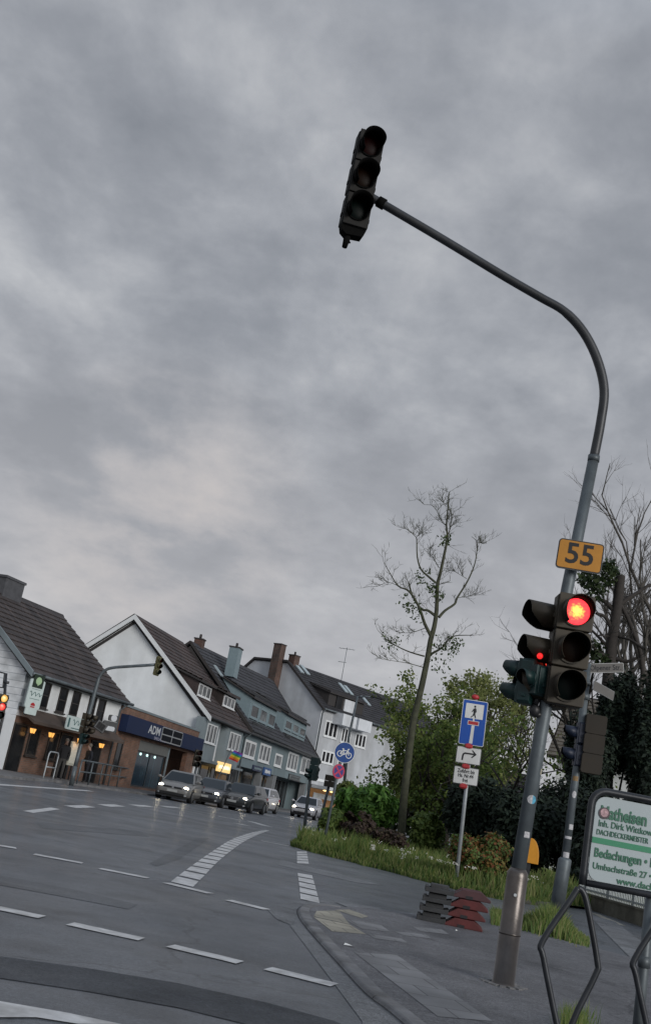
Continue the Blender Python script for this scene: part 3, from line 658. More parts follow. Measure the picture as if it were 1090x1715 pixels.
# --------------------------------------------------------------- advert board on the bicycle rack
m_frame = mat('rack_tube', (0.040, 0.044, 0.050), .42, .5, var=.3, scale=6, dirt=.25); m_panel = mat('advert_white', (0.35, 0.41, 0.43), .5, var=.05, scale=3, dirt=.08)
AY = 6.4
tl = V(992, 1328, AY); bl = V(975, 1478, AY); w_ad, h_ad = 1.16, tl.z - bl.z
ad = thing('advert_board', 'white roofing advert with green lettering in a dark rounded tube frame beside the bicycle rack', 'advert board', (bl.x, AY, 0), rad(2.0))
zb = bl.z; R_ = .085; zt = zb + h_ad + .02
fr_ = []
def fp(x, z): fr_.append((x, 0, z))
fp(0, zb - .015); fp(0, zb + .05); fp(.0, zt - R_)
for k in range(1, 7): a = rad(90 * k / 6); fp(R_ - R_ * math.cos(a), zt - R_ + R_ * math.sin(a))
fp(w_ad - R_, zt)
for k in range(1, 7): a = rad(90 * k / 6); fp(w_ad - R_ + R_ * math.sin(a), zt - R_ + R_ * math.cos(a))
fp(w_ad, zb + .05); fp(w_ad, zb - .015)
b = MB(); b.tube(fr_, .021, 12); b.tube([(0.02, 0, zb), (w_ad - .02, 0, zb)], .019, 12); b.build('frame', m_frame, ad)
for xp in (.415, .95):
    b = MB(); b.tube([(xp, .03, 0), (xp, .03, zb + .1)], .03, 12); b.tube([(xp, .03, zb * .62), (xp, .03, zb * .68)], .035, 12); b.build('support_post', m_galv, ad)
b = MB(); b.prism(rrect(w_ad - .05, h_ad - .03, .06, 5, w_ad / 2, zb + h_ad / 2 + .005), -.006, .006); b.build('panel', m_panel, ad)
X0 = .03; ZT = zb + h_ad
def adz(f): return ZT - f * h_ad
b = MB(); b.box((X0 - .004, -.0085, adz(.55)), (w_ad - X0 + .004, -.0062, adz(.485))); b.build('green_stripe', m_greenp, ad)
for s_, x, f, sz, sxx, bd in (('Matheisen', .055, .20, .098, .70, .003), ('Inh. Dirk Wittkowski', .052, .325, .052, .82, .0004), ('DACHDECKERMEISTER', .046, .425, .043, .70, .0002),
                          ('Bedachungen \u2022 Bauklempnerei', .046, .655, .070, .76, .0018), ('Umbachstra\u00dfe 27 \u2022 51067', .046, .80, .050, .90, .0006), ('www.dach', .195, .915, .052, 1.0, .001)):
    text(s_, sz, m_greent if sz < .1 else m_greenp, ad, (x, -.0085, adz(f)), align='LEFT', sx=sxx, bold=bd)
b = MB(); b.tube([(.079, -.012, adz(.205)), (.079, -.0095, adz(.205))], .033, 18); b.build('round_sticker', mat('sticker_dark', (.05, .03, .04), .5, var=.5, scale=60), ad)
b = MB(); b.tube([(.079, -.0135, adz(.2)), (.079, -.0122, adz(.2))], .024, 16); b.build('sticker_picture', mat('sticker_rose', (.40, .25, .27), .5, var=.6, scale=70), ad)
def rack_loop(dx, label):
    t = thing('bicycle_rack', label, 'bicycle rack', (bl.x - .02 + dx, AY - .04, 0), 0, 'bicycle rack loops under the advert')
    o_ = Vector((bl.x - .02, AY - .04, 0)); Z = lambda px, py: V(px, py, AY - .04) - o_
    A = [Z(968, 1488), Z(955, 1508), Z(908, 1578), Z(910, 1605), Z(932, 1715)]; e = A[-1] + (A[-1] - A[-2]) * .9; A.append(Vector((e.x, 0, PZ)))
    B = [Z(968, 1488), Z(976, 1494), Z(984, 1520), Z(1000, 1610), Z(997, 1634), Z(958, 1715)]; e = B[-1] + (B[-1] - B[-2]) * .45; B.append(Vector((e.x, 0, PZ)))
    b = MB(); b.tube(smooth_line(A[::-1][:-1] + [A[0]], 4), .0175, 10); b.build('left_bar', m_frame, t)
    b = MB(); b.tube(smooth_line(B, 4), .0175, 10); b.build('right_bar', m_frame, t)
    return t
rk = rack_loop(0, 'diamond-shaped dark steel bicycle rack loop below the left corner of the advert')
k2 = .525
dup(rk, (rk.location.x + k2, rk.location.y, 0), 0, 'bicycle rack loop cut off by the right edge of the photo')
# --------------------------------------------------------------- second pole with street names
Q = G(930, 1534); qY = Q.y
p2 = thing('street_pole', 'dark steel pole behind the mast carrying the street name plates', 'pole', (Q.x, Q.y, 0))
Zq = lambda px, py, dy=0: V(px, py, qY + dy) - Vector((Q.x, Q.y, 0))
b = MB(); cq = Zq(946, 1440); b.tube([(0, 0, -.05), cq * .985, cq, cq + Vector((0, 0, .03))], [.135, .125, .12, .085], 18); b.build('base_collar', m_galv, p2)
b = MB(); tq = Zq(985, 1112); b.tube([cq, Zq(965, 1290), tq], [.078, .074, .07], 16); b.tube([Zq(978, 1172), Zq(979.5, 1162)], .10, 14); b.tube([Zq(981, 1148), Zq(982, 1142)], .085, 14); b.build('shaft', m_galv, p2)
fa2 = face_ang(cq, Zq(965, 1290)); e2 = Zq(965, 1290)
for tt, w_, h_, ms, an, rn in ((.05, .12, .10, [m_st2], .1, False), (.24, .14, .05, [m_st2], .1, False), (.36, .09, .10, [m_st2], .5, False), (.72, .09, .13, [m_st2], .2, True), (.90, .11, .09, [m_st4], .0, False), (1.1, .10, .17, [m_st3, m_st2], .35, False)):
    sticker(p2, cq, e2, .079 if tt < .4 else .0765, tt, w_, h_, fa2 + an, ms, rnd=rn)
m_nameplate = mat('name_plate', (0.145, 0.138, 0.13), .6, var=.12, scale=5, dirt=.2)
c = V(1014, 1119, qY - .1)
t = thing('street_name_plate', 'upper pale street name plate on the pole behind the red light, facing us', 'street sign', c, yaw_to(c, .1), tilt=(0, rad(-11)))
plate(t, .70, .185, .02, m_nameplate, m_white, .008); text('Olpener Str.', .145, m_ink, t, (0, -.0045, .0), sx=.82, bold=.001)
c = V(1011, 1157, qY - .05)
t = thing('street_name_plate', 'lower shaded street name plate turned away to the right', 'street sign', c, rad(38), tilt=(0, rad(7)))
plate(t, .70, .185, .02, mat('name_plate_shaded', (0.12, 0.115, 0.11), .55, var=.15, scale=5, dirt=.2), m_alu, .008)  # darker copy of the plate colour, shade of the turned-away face painted in
c = V(990, 1248, qY + .05)
signal('traffic_signal', 'brown traffic signal box seen from behind, on the right of the street name pole', 'traffic signal', (c.x, c.y, c.z), rad(176), [m_len_r, m_len_a, m_len_g], w=.40, h=1.13, d=.26, house=mat('signal_back_brown', (0.024, 0.019, 0.013), .8, var=.25, scale=4, dirt=.3))
c = V(963, 1246, qY + .02)
signal('pedestrian_signal', 'dark blue pedestrian signal on the left of the street name pole', 'pedestrian signal', (c.x, c.y, c.z), rad(-95), [m_len_r, m_len_g], w=.26, h=.85, d=.2, house=mat('signal_navy', (.008, .014, .032), .5, var=.2))
# --------------------------------------------------------------- yellow rounded board, fence
Yb = 24.0; b0 = V(885, 1446, Yb)
yb = thing('yellow_board', 'orange-yellow round-topped board half hidden behind the near mast', 'board', (b0.x, Yb, 0), yaw_to(b0, 0))
pl = [(-.22, b0.z), (.2, b0.z)] + [(.2 * math.cos(rad(a)), b0.z + .1 + .42 * math.sin(rad(a))) for a in range(0, 181, 12)]
b = MB(); b.prism(pl, -.02, .02); b.build('panel', mat('board_yellow', (0.62, 0.27, 0.02), .5, var=.12, scale=4), yb, .008)
b = MB(); b.box((-.05, .02, -.1), (.05, .08, b0.z + .3)); b.build('leg', m_dark, yb)
fa_, fb_ = G(966, 1518), G(1084, 1556); fdir = (fb_ - fa_).normalized(); flen = (fb_ - fa_).length + 4.5; frz = math.atan2(fdir.y, fdir.x)
fw = thing('garden_wall', 'low mossy concrete wall under the picket fence behind the advert', 'wall', (fa_.x, fa_.y, 0), frz)
b = MB(); b.box((-.7, 0, -.1), (flen, .22, .30)); b.box((-.72, -.02, .30), (flen, .24, .34)); b.build('wall_body', mat('mossy_concrete', (0.115, 0.11, 0.085), .9, var=.45, scale=2.5, dirt=.5, bump=.4, bscale=25), fw)
fn = thing('picket_fence', 'grey metal picket fence on the low wall behind the advert', 'fence', (fa_.x, fa_.y, .34), frz)
m_pick = mat('fence_grey', (0.30, 0.33, 0.34), .5, .2, var=.15, scale=5)
b = MB(); b.box((-.3, .09, .05), (flen, .13, .09)); b.box((-.3, .09, .62), (flen, .13, .66)); b.build('rail', m_pick, fn)
b = MB(); x = -.25
while x < flen: b.box((x, .10, .0), (x + .024, .12, .66)); x += .085
b.build('pickets', m_pick, fn)
x = 0.1
while x < flen: b = MB(); b.box((x, .08, 0), (x + .06, .14, .80)); b.build('post', m_pick, fn); x += 1.35
# ------------------------------------------------------------------ buildings
m_wht = mat('render_white', (0.75, 0.775, 0.79), .85, var=.07, scale=1.2, bump=.1, bscale=30, dirt=.14)
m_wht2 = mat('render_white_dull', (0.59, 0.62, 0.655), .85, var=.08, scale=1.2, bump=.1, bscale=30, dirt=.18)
m_gry = mat('render_grey', (0.195, 0.235, 0.255), .85, var=.10, scale=1.0, bump=.12, bscale=30, dirt=.2)
m_gry2 = mat('render_greyblue', (0.165, 0.215, 0.235), .85, var=.10, scale=1.0, bump=.12, bscale=30, dirt=.2)
m_sid = brick_mat('white_siding', (0.72, 0.74, 0.76), (0.66, 0.69, 0.71), (0.36, 0.39, 0.42), bw=30, rh=.30, ms=.014, axis='yz')
m_brick = brick_mat('brown_brick', (0.185, 0.092, 0.06), (0.115, 0.064, 0.045), (0.13, 0.105, 0.09), bw=.25, rh=.08)
m_brick2 = brick_mat('rust_brick', (0.23, 0.105, 0.062), (0.15, 0.073, 0.048), (0.17, 0.14, 0.115), bw=.25, rh=.08)
m_brick3 = brick_mat('chimney_brick', (0.11, 0.055, 0.042), (0.075, 0.042, 0.034), (0.09, 0.075, 0.065), bw=.25, rh=.08)
def tile_mat(name, c1, c2): return brick_mat(name, c1, c2, tuple(q * .35 for q in c1), bw=.30, rh=3.0, ms=.02, axis='xz', rough=.75)
m_tb = tile_mat('tiles_brown', (0.075, 0.052, 0.047), (0.040, 0.030, 0.030)); m_td = tile_mat('tiles_dark', (0.070, 0.055, 0.052), (0.034, 0.029, 0.030)); m_tg = tile_mat('tiles_slate', (0.046, 0.047, 0.055), (0.034, 0.035, 0.042)); m_tk = tile_mat('tiles_black', (0.034, 0.033, 0.038), (0.025, 0.025, 0.029))
m_fr = mat('window_frame_white', (0.66, 0.68, 0.69), .5, var=.06, scale=4); m_frg = mat('window_frame_grey', (0.175, 0.235, 0.26), .55, var=.08, scale=4); m_frd = mat('window_frame_dark', (0.03, 0.026, 0.024), .55, var=.2)
def glass_mat(name, dark, curtain, amount=.5, sc_=3.0, ax=0):
    m = bpy.data.materials.new(name); m.use_nodes = True; nt = m.node_tree; b = nt.nodes['Principled BSDF']; L = nt.links.new
    t = nt.nodes.new('ShaderNodeTexCoord'); w = nt.nodes.new('ShaderNodeTexWave'); w.bands_direction = 'X'; w.inputs['Scale'].default_value = sc_; w.inputs['Distortion'].default_value = 2.5; w.inputs['Detail'].default_value = 2
    mp_ = nt.nodes.new('ShaderNodeMapping'); mp_.inputs['Scale'].default_value = (1, 1, .12); L(t.outputs['Object'], mp_.inputs[0]); L(mp_.outputs[0], w.inputs[0])
    n = nt.nodes.new('ShaderNodeTexNoise'); n.inputs['Scale'].default_value = 1.1; L(t.outputs['Object'], n.inputs[0])
    mu = nt.nodes.new('ShaderNodeMath'); mu.operation = 'MULTIPLY'; L(w.outputs['Fac'], mu.inputs[0])
    r0 = nt.nodes.new('ShaderNodeMapRange'); L(n.outputs['Fac'], r0.inputs[0]); r0.inputs[1].default_value = .4; r0.inputs[2].default_value = .6; L(r0.outputs[0], mu.inputs[1])
    mxx = nt.nodes.new('ShaderNodeMixRGB'); mu2 = nt.nodes.new('ShaderNodeMath'); mu2.operation = 'MULTIPLY'; L(mu.outputs[0], mu2.inputs[0]); mu2.inputs[1].default_value = amount; L(mu2.outputs[0], mxx.inputs[0])
    mxx.inputs[1].default_value = (*dark, 1); mxx.inputs[2].default_value = (*curtain, 1); L(mxx.outputs[0], b.inputs['Base Color'])
    b.inputs['Roughness'].default_value = .12; b.inputs['Specular IOR Level'].default_value = .14; MATS[name] = m; return m
m_gl = glass_mat('glass_curtain', (0.02, 0.024, 0.028), (0.32, 0.34, 0.35), .8, 2.2); m_gld = glass_mat('glass_dark', (0.010, 0.011, 0.013), (0.05, 0.05, 0.05), .4); m_glb = glass_mat('glass_blue', (0.008, 0.024, 0.040), (0.03, 0.075, 0.10), .7, .8)
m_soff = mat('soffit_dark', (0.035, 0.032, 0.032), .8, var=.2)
def roof(root, s0, s1, y0, z0, y1, z1, n, m, name='roof', t=.16, s0t=None, s1t=None, curve=0.0, rise=0.0):
    """tiled slope built of overlapping courses from the eave (y0,z0) to the ridge (y1,z1)"""
    b = MB(); s0t = s0 if s0t is None else s0t; s1t = s1 if s1t is None else s1t; sl = Vector((0, y1 - y0, z1 - z0)); nn_ = Vector((0, -(z1 - z0), (y1 - y0))).normalized()
    def P(u, e, lift):
        sx_ = (s0 + (s0t - s0) * u) if e == 0 else (s1 + (s1t - s1) * u)
        bow = -curve * 4 * u * (1 - u) + (rise * u if e == 1 else 0)
        return Vector((sx_, y0, z0)) + sl * u + Vector((0, 0, bow)) + nn_ * lift
    for i in range(n):
        u0, u1 = i / n, (i + 1) / n
        a0, b0_, a1, b1 = P(u0, 0, .075), P(u0, 1, .075), P(u1, 0, .028), P(u1, 1, .028); c0, d0 = P(u0, 0, .0), P(u0, 1, .0)
        b.add([a0, b0_, b1, a1, c0, d0], [(0, 1, 2, 3), (4, 5, 1, 0)], 0)
    q = [P(0, 0, 0), P(0, 1, 0), P(1, 1, 0), P(1, 0, 0)]; p = [v - nn_ * t for v in q]
    b.add(q + p, [(4, 7, 6, 5), (0, 4, 5, 1), (1, 5, 6, 2), (3, 2, 6, 7), (0, 3, 7, 4)], 1)
    return b.build(name, [m, m_soff], root)
def window(root, s0, s1, z0, z1, n=1, y=0.0, mf=None, mg=None, fw=.07, sill=True, name='window', mull=.06, cross=None):
    mf = mf or m_fr; mg = mg or m_gl; b = MB(); t = .05
    b.box((s0, y - t, z0), (s0 + fw, y + .02, z1)); b.box((s1 - fw, y - t, z0), (s1, y + .02, z1))
    b.box((s0 + fw, y - t, z1 - fw), (s1 - fw, y + .02, z1)); b.box((s0 + fw, y - t, z0), (s1 - fw, y + .02, z0 + fw))
    for i in range(1, n):
        x = s0 + (s1 - s0) * i / n; b.box((x - mull / 2, y - t * .8, z0 + fw), (x + mull / 2, y + .02, z1 - fw))
    if cross: b.box((s0 + fw, y - t * .7, z0 + (z1 - z0) * cross - .025), (s1 - fw, y + .02, z0 + (z1 - z0) * cross + .025))
    if sill: b.box((s0 - .06, y - .12, z0 - .06), (s1 + .06, y + .0, z0 - .002))
    o = b.build(name, mf, root); b = MB(); b.box((s0 + fw * .5, y - .012, z0 + fw * .5), (s1 - fw * .5, y + .01, z1 - fw * .5)); b.build('pane', mg, o); return o
def opening(root, s0, s1, z0, z1, y=0.0, m=None, name='door', mf=None):
    b = MB(); b.box((s0, y - .02, z0), (s1, y + .01, z1), 0)
    for q in ((s0, s0 + .06), (s1 - .06, s1)): b.box((q[0], y - .05, z0), (q[1], y - .021, z1), 1)
    b.box((s0 + .06, y - .05, z1 - .07), (s1 - .06, y - .021, z1), 1)
    return b.build(name, [m or m_gld, mf or m_frd], root)
def house(name, label, F, cat='building'): return thing(name, label, cat, F.A, F.rot)
GZ = .09
# ---- pub with the steep tiled roof
pub = house('pub_building', 'white pub with steep tiled roof, brick ground floor and brown canopy at the left edge', PUB)
L_ = PUB.L; RY, RZ, EZ = 4.75, 8.25, 4.42
b = MB(); b.prism([(0, 2.45), (0, EZ + .15), (RY, RZ - .15), (2 * RY, EZ + .15), (2 * RY, 0), (.3, 0), (.3, 2.45)], .0, .25, plane='yz'); b.build('gable_wall', m_sid, pub)
b = MB(); b.box((.25, 0, 2.45), (L_, .3, EZ + .1)); b.box((L_ - .25, .3, 0), (L_ - .02, 9, EZ - .1)); b.build('upper_wall', m_wht, pub)
b = MB(); b.box((.02, .02, 0), (L_ - .02, .3, 2.449)); b.build('brick_wall', m_brick, pub)
b = MB(); b.prism([(-.0, 0), (-.0, 2.44), (.018, 2.44), (.018, 0)], -.02, .4, plane='xy') if False else b.box((-.012, -.012, 0), (.0195, .5, 2.44)); b.build('corner_board', m_wht, pub)
roof(pub, -.25, L_ + .02, -.42, EZ - .12, RY, RZ, 15, m_td)
roof(pub, -.25, L_ + .25, 2 * RY + .42, EZ - .12, RY, RZ, 15, m_td)
b = MB(); b.prism([(-.5, EZ - .26), (-.5, EZ + .0), (RY, RZ + .14), (RY, RZ - .18)], -.36, -.255, plane='yz'); b.prism([(2*RY+.5, EZ - .30), (2*RY+.5, EZ - .12), (RY, RZ + .02), (RY, RZ - .22)], -.34, -.26, plane='yz'); b.build('verge_board', m_gry, pub)
b = MB(); b.tube([(-.3, -.5, EZ - .12), (L_ + .3, -.5, EZ - .16)], .07, 8); b.tube([(L_ - .1, -.42, EZ - .2), (L_ - .1, -.06, EZ - .55), (L_ - .1, -.06, .1)], .045, 8); b.build('gutter', m_galv, pub)
CH = PUB.front(17, 985, 4.75)[0]
b = MB(); b.box((CH - 1.1, RY - .45, RZ - 1), (CH + .5, RY + .45, RZ + .62)); b.box((CH - 1.16, RY - .5, RZ + .62), (CH + .56, RY + .5, RZ + .74)); b.build('chimney', mat('chimney_slate', (.07, .072, .08), .8, var=.25, scale=3), pub)
b = MB(); b.prism([(-.95, 2.22), (-.95, 2.34), (0, 2.86), (0, 2.72)], .08, L_ - .55, plane='yz'); b.build('canopy', mat('canopy_brown', (.085, .062, .05), .8, var=.25, scale=2, dirt=.3), pub)
for (px0, px1, zz) in (((69, 1183), (81, 1141), 0), ((95, 1188), (114, 1148), 0), ((117.5, 1195), (134, 1156), 0), ((145, 1201), (160, 1166), 0), ((163, 1205), (174, 1170), 0)):
    a = PUB.front(*px0); c = PUB.front(*px1); s0 = (a[0] + c[0]) / 2 - .36; window(pub, s0, s0 + .72, 3.0, 4.14, 1, 0, m_frd, m_gld, cross=.5, name='upper_window'); b = MB(); b.box((s0 - .12, -.03, 3.0), (s0 - .02, 0, 4.14)); b.build('window_jamb', m_fr, pub)
for (px0, px1, nm) in (((20, 1296), (27, 1226), 'door'), ((92, 1306), (113, 1240), 'door'), ((150, 1307), (158, 1252), 'door')):
    a = PUB.front(*px0); c = PUB.front(*px1); s = (a[0] + c[0]) / 2; opening(pub, s - .55, s + .55, GZ, 2.14, 0, m_gld, nm)
for (px0, px1) in (((43, 1271), (62, 1232)), ((78, 1270), (93, 1238))):
    a = PUB.front(*px0); c = PUB.front(*px1); s = (a[0] + c[0]) / 2; window(pub, s - .42, s + .42, .85, 2.1, 1, 0, m_frd, m_gld, name='lower_window')
m_amb = mat('lantern_glass', (.5, .25, .06), .4, var=0, emit=(1.0, .45, .10), estr=1.15)
for (px, py), lb in zip(((55, 1224), (86, 1231), (134, 1241), (170, 1249)), ('amber pub lantern nearest the left door under the canopy', 'amber pub lantern above the white hooped barrier', 'amber pub lantern above the notice case', 'amber pub lantern at the right end of the canopy, beside the brick building')):
    s, z = PUB.front(px, py, -.75); p = PUB.A + PUB.d * s - PUB.b * .75
    t = thing('wall_lantern', lb, 'lantern', (p.x, p.y, z), PUB.rot, 'amber lanterns along the pub front')
    b = MB(); b.add([(-.10, -.10, -.17), (.10, -.10, -.17), (.10, .10, -.17), (-.10, .10, -.17), (-.155, -.155, .13), (.155, -.155, .13), (.155, .155, .13), (-.155, .155, .13)], [(0, 3, 2, 1), (4, 5, 6, 7), (0, 1, 5, 4), (1, 2, 6, 5), (2, 3, 7, 6), (3, 0, 4, 7)]); b.build('lamp_glass', m_amb, t); t.scale = (.66, .66, .66)
    pl_ = bpy.data.lights.new('lantern_light', 'POINT'); pl_.energy = 2.2; pl_.color = (1, .5, .16); pl_.shadow_soft_size = .12; plo = bpy.data.objects.new('lantern_light', pl_); COL.objects.link(plo); plo.parent = t; plo.location = (0, 0, -.24)
    b = MB()
    for sx_ in (-1, 1):
        for sy in (-1, 1): b.tube([(sx_ * .102, sy * .102, -.17), (sx_ * .158, sy * .158, .13)], .011, 5)
    b.add([(-.17, -.17, .131), (.17, -.17, .131), (.17, .17, .131), (-.17, .17, .131), (0, 0, .27)], [(0, 1, 4), (1, 2, 4), (2, 3, 4), (3, 0, 4), (3, 2, 1, 0)]); b.tube([(0, .12, -.19), (0, .5, -.19), (0, .74, -.05)], .018, 6); b.build('lamp_frame', m_dark, t)
# pub signs
m_squig = mat('script_ink', (.05, .12, .12), .5, var=.1)
def flourish(root, x, z, w, h, y, m, k=4):
    b = MB(); pts = []
    for i in range(40): u = i / 39; pts.append((x - w / 2 + w * u + .12 * h * math.sin(u * k * 6.28), y, z + h * .42 * math.sin(u * k * 6.28 + .6) * (1 - .45 * u)))
    b.tube(pts, h * .055, 5); b.build('script_lettering', m, root)
s, z = PUB.front(58, 1163, -.6); p = PUB.A + PUB.d * s - PUB.b * .6
t = thing('hanging_sign', 'tall white hanging pub sign with a green emblem on the pub front', 'pub sign', (p.x, p.y, z), PUB.rot - rad(14))
b = MB(); b.prism(rrect(.86, 1.25, .08), -.04, .04); b.prism(rrect(.66, .35, .04, 3, 0, -.72), -.035, .035); b.build('board', mat('sign_pale', (.50, .58, .57), .5, var=.08, scale=3), t, .01)
b = MB(); b.box((-.30, -.06, .28), (.30, -.041, .85)); b.build('emblem_panel', mat('emblem_dark', (.015, .028, .018), .5, var=.2), t)
b = MB(); b.prism([(.17 * math.cos(rad(a)), .58 + .17 * math.sin(rad(a))) for a in range(0, 360, 30)], -.075, -.062); b.prism([(-.05, .44), (.05, .44), (0, .36)], -.073, -.062); b.build('emblem_leaf', mat('emblem_green', (.35, .50, .30), .5, var=.1), t)
flourish(t, .02, .0, .7, .24, -.05, m_squig, 3); b = MB(); b.box((-.28, -.046, -.22), (.3, -.0405, -.2)); b.box((-.25, -.046, .2), (.25, -.0405, .215)); b.build('small_writing', m_squig, t)
b = MB(); b.prism([(.13 * math.cos(rad(a)), -.50 + .13 * math.sin(rad(a))) for a in range(0, 181, 20)], -.055, -.041); b.box((-.12, -.05, -.58), (.12, -.041, -.53)); b.build('red_emblem', m_red, t)
b = MB(); b.tube([(-.35, 0, .62), (-.35, .0, .9), (-.35, .6, .9)], .025, 6); b.build('bracket', m_dark, t); b = MB(); b.tube([(.35, 0, .62), (.35, .0, .9), (.35, .6, .9)], .025, 6); b.build('bracket', m_dark, t)
s, z = PUB.front(127, 1213, -.98); p = PUB.A + PUB.d * s - PUB.b * .98
t = thing('pub_sign', 'white pub name sign with flowing script, fixed to the front of the brown canopy', 'pub sign', (p.x, p.y, z), PUB.rot)
b = MB(); b.prism(rrect(1.75, .62, .06), -.03, .03); b.build('board', mat('sign_pale', (.5, .58, .57)), t, .008); flourish(t, .15, .05, 1.0, .30, -.035, m_squig, 3); b = MB(); b.prism(rrect(.14, .42, .03, 3, -.68, 0), -.04, -.031); b.build('bottle_picture', m_squig, t)
b = MB(); b.box((-.4, -.036, -.24), (.7, -.0305, -.2)); b.build('small_writing', m_squig, t)
s, z = PUB.front(183, 1217, -.7); p = PUB.A + PUB.d * s - PUB.b * .7
t = thing('hanging_sign', 'dark hanging pub sign with pale round lamps at the right end of the canopy', 'pub sign', (p.x, p.y, z), PUB.rot - rad(40))
b = MB(); b.prism(rrect(.7, .5, .1), -.06, .06); b.prism(rrect(.5, .3, .08, 3, .12, .42), -.06, .06); b.build('board', m_dark, t); b = MB(); b.prism(rrect(.55, .22, .08, 3, .0, -.1), -.08, -.062); b.prism(rrect(.3, .3, .12, 3, .12, .42), -.08, -.062); b.build('pale_face', m_wht2, t)
s, z = PUB.front(123, 1256, -.5); p = PUB.A + PUB.d * s - PUB.b * .5
t = thing('notice_case', 'pale upright notice case standing at the pub door', 'notice case', (p.x, p.y, .1), PUB.rot)
b = MB(); b.box((-.30, -.04, .65), (.30, .04, 1.75)); b.build('board', mat('case_cream', (.42, .42, .36), .5, var=.1), t, .01); b = MB(); b.box((-.24, -.055, .75), (.24, -.041, 1.65)); b.build('menu_sheet', mat('paper', (.55, .55, .48), .6, var=.15, scale=14), t); b = MB(); b.box((-.2, -.03, 0), (-.14, .03, .649)); b.box((.14, -.03, 0), (.2, .03, .649)); b.build('legs', m_dark, t)
# ---- flat brick gaming hall
brk = house('gaming_hall', 'flat-roofed brick shop with a navy fascia between the pub and the gabled houses', BRK)
LB = BRK.L - .03
b = MB(); b.box((.02, .0, 0), (LB * .26, .3, 4.15)); b.box((LB * .26, 0, 2.7), (LB, .3, 4.15)); b.box((LB * .88, 0, 0), (LB, .3, 2.699)); b.box((LB * .26, 1.6, 0), (LB * .88, 1.7, 2.9)); b.box((LB - .3, .3, 0), (LB, 8, 4.15)); b.box((0.02, .3, 0), (.3, 8, 4.15)); b.build('brick_wall', m_brick2, brk)
b = MB(); b.box((-.05, -.06, 4.15), (LB, 8, 4.27)); b.build('flat_roof', m_gry, brk)
b = MB(); b.box((.1, -.45, 2.86), (LB - .2, -.002, 3.74)); b.build('fascia', mat('fascia_navy', (.012, .022, .062), .7, var=.12, scale=1.5, spec=.25), brk, .01)
m_lit = mat('letters_white', (.46, .48, .50), .5, var=.05, emit=(.8, .85, .9), estr=.03)
a = BRK.front(259, 1224, -.45); text('ADM', .62, m_lit, brk, (a[0], -.46, a[1] - .02), sx=1.55, bold=.012); c = BRK.front(266, 1239, -.45); text('SPIELHALLE', .23, mat('letters_lilac', (.42, .42, .52), .5, var=.05), brk, (c[0] + .2, -.46, c[1]), sx=1.9)
b = MB()
a = BRK.front(271, 1233, -.45)[0]; c = BRK.front(305, 1233, -.45)[0]; mid = (a + c) / 2
for (x0, x1) in ((a, mid - .1), (mid + .1, c)):
    b.prism([(x0, 3.33), (x1, 3.33), (x1, 3.66), (x0, 3.66)], -.475, -.452, 1); b.prism([(x0, 2.95), (x1, 2.95), (x1, 3.26), (x0, 3.26)], -.475, -.452, 1)
b.prism(rrect(c - a + .3, .83, .15, 4, (a + c) / 2, 3.3), -.458, -.4505, 0); b.build('slot_machine_panels', [mat('panel_rim', (.34, .36, .37), .4, .4, var=.05), mat('panel_black', (.010, .012, .016), .8, var=.2, spec=.1)], brk)
a = BRK.front(190, 1278)[0]; window(brk, a - .1, a + .75, .95, 2.45, 1, 0, m_frd, m_gld, name='slit_window')
x0, x1 = LB * .262, LB * .62
b = MB(); b.box((x0, .05, 2.15), (x1, .25, 2.69)); b.build('lintel', mat('lintel_grey', (.15, .155, .15), .8, var=.15, scale=2), brk)
b = MB(); b.box((x0, .1, 0), (x1, .25, .2)); b.build('plinth', m_brick, brk)
o = window(brk, x0 + .02, x1 - .02, .201, 2.149, 2, .2, m_dark, m_glb, fw=.08, sill=False, name='shop_window')
for k, px in enumerate((237, 248, 261)):
    s, z = BRK.front(px, 1265 + k * 2, .1); b = MB(); b.ball((s, .16, 1.98), (.17, .02, .075)); b.build('spotlight', mat('spot_glow', (.7, .9, .9), .4, var=0, emit=(.65, 1.0, .95), estr=1.3), brk)
opening(brk, LB * .70, LB * .80, GZ, 2.3, 1.58, m_gld, 'door'); b = MB(); b.tube([(LB * .64, .1, GZ), (LB * .64, .1, 2.69)], .08, 8); b.build('column', m_gry, brk)
# ---- house with the brown roof, white gable and two bays
h2 = house('gabled_house', 'grey bay-fronted house with a brown tiled roof and a large blank white gable', STR)
S2 = STR.front(411, 1228, -.3)[0] + .9; S2 = 11.0
ry, rz, ez = 6.1, 11.0, 5.35
b = MB(); b.prism([(-.05, 0), (-.05, ez), (ry, rz - .2), (2 * ry, ez), (2 * ry, 0)], 0, .3, plane='yz'); b.build('gable_wall', m_wht, h2)
b = MB(); b.box((.3, .3, 0), (S2, .6, ez)); b.build('front_wall', m_gry, h2)
roof(h2, -.3, S2, -.55, ez - .15, ry, rz, 18, m_tb); roof(h2, -.3, S2, 2 * ry + .5, ez - .15, ry, rz, 18, m_tb)
for sgn in (0, 1):
    b = MB(); Y = (lambda y: y) if not sgn else (lambda y: 2 * ry - y)
    b.prism([(Y(-.62), ez - .42), (Y(-.62), ez - .10), (Y(ry), rz + .06), (Y(ry), rz - .28)], -.42, -.31, plane='yz'); b.build('verge_board', m_fr, h2)
    b = MB(); b.prism([(Y(-.3), ez - .55), (Y(-.3), ez - .30), (Y(ry), rz - .285), (Y(ry), rz - .52)], -.06, -.002, plane='yz'); b.build('gable_trim', m_soff, h2)
b = MB(); b.tube([(-.3, -.62, ez - .16), (S2, -.62, ez - .16)], .075, 8); b.build('gutter', m_dark, h2)
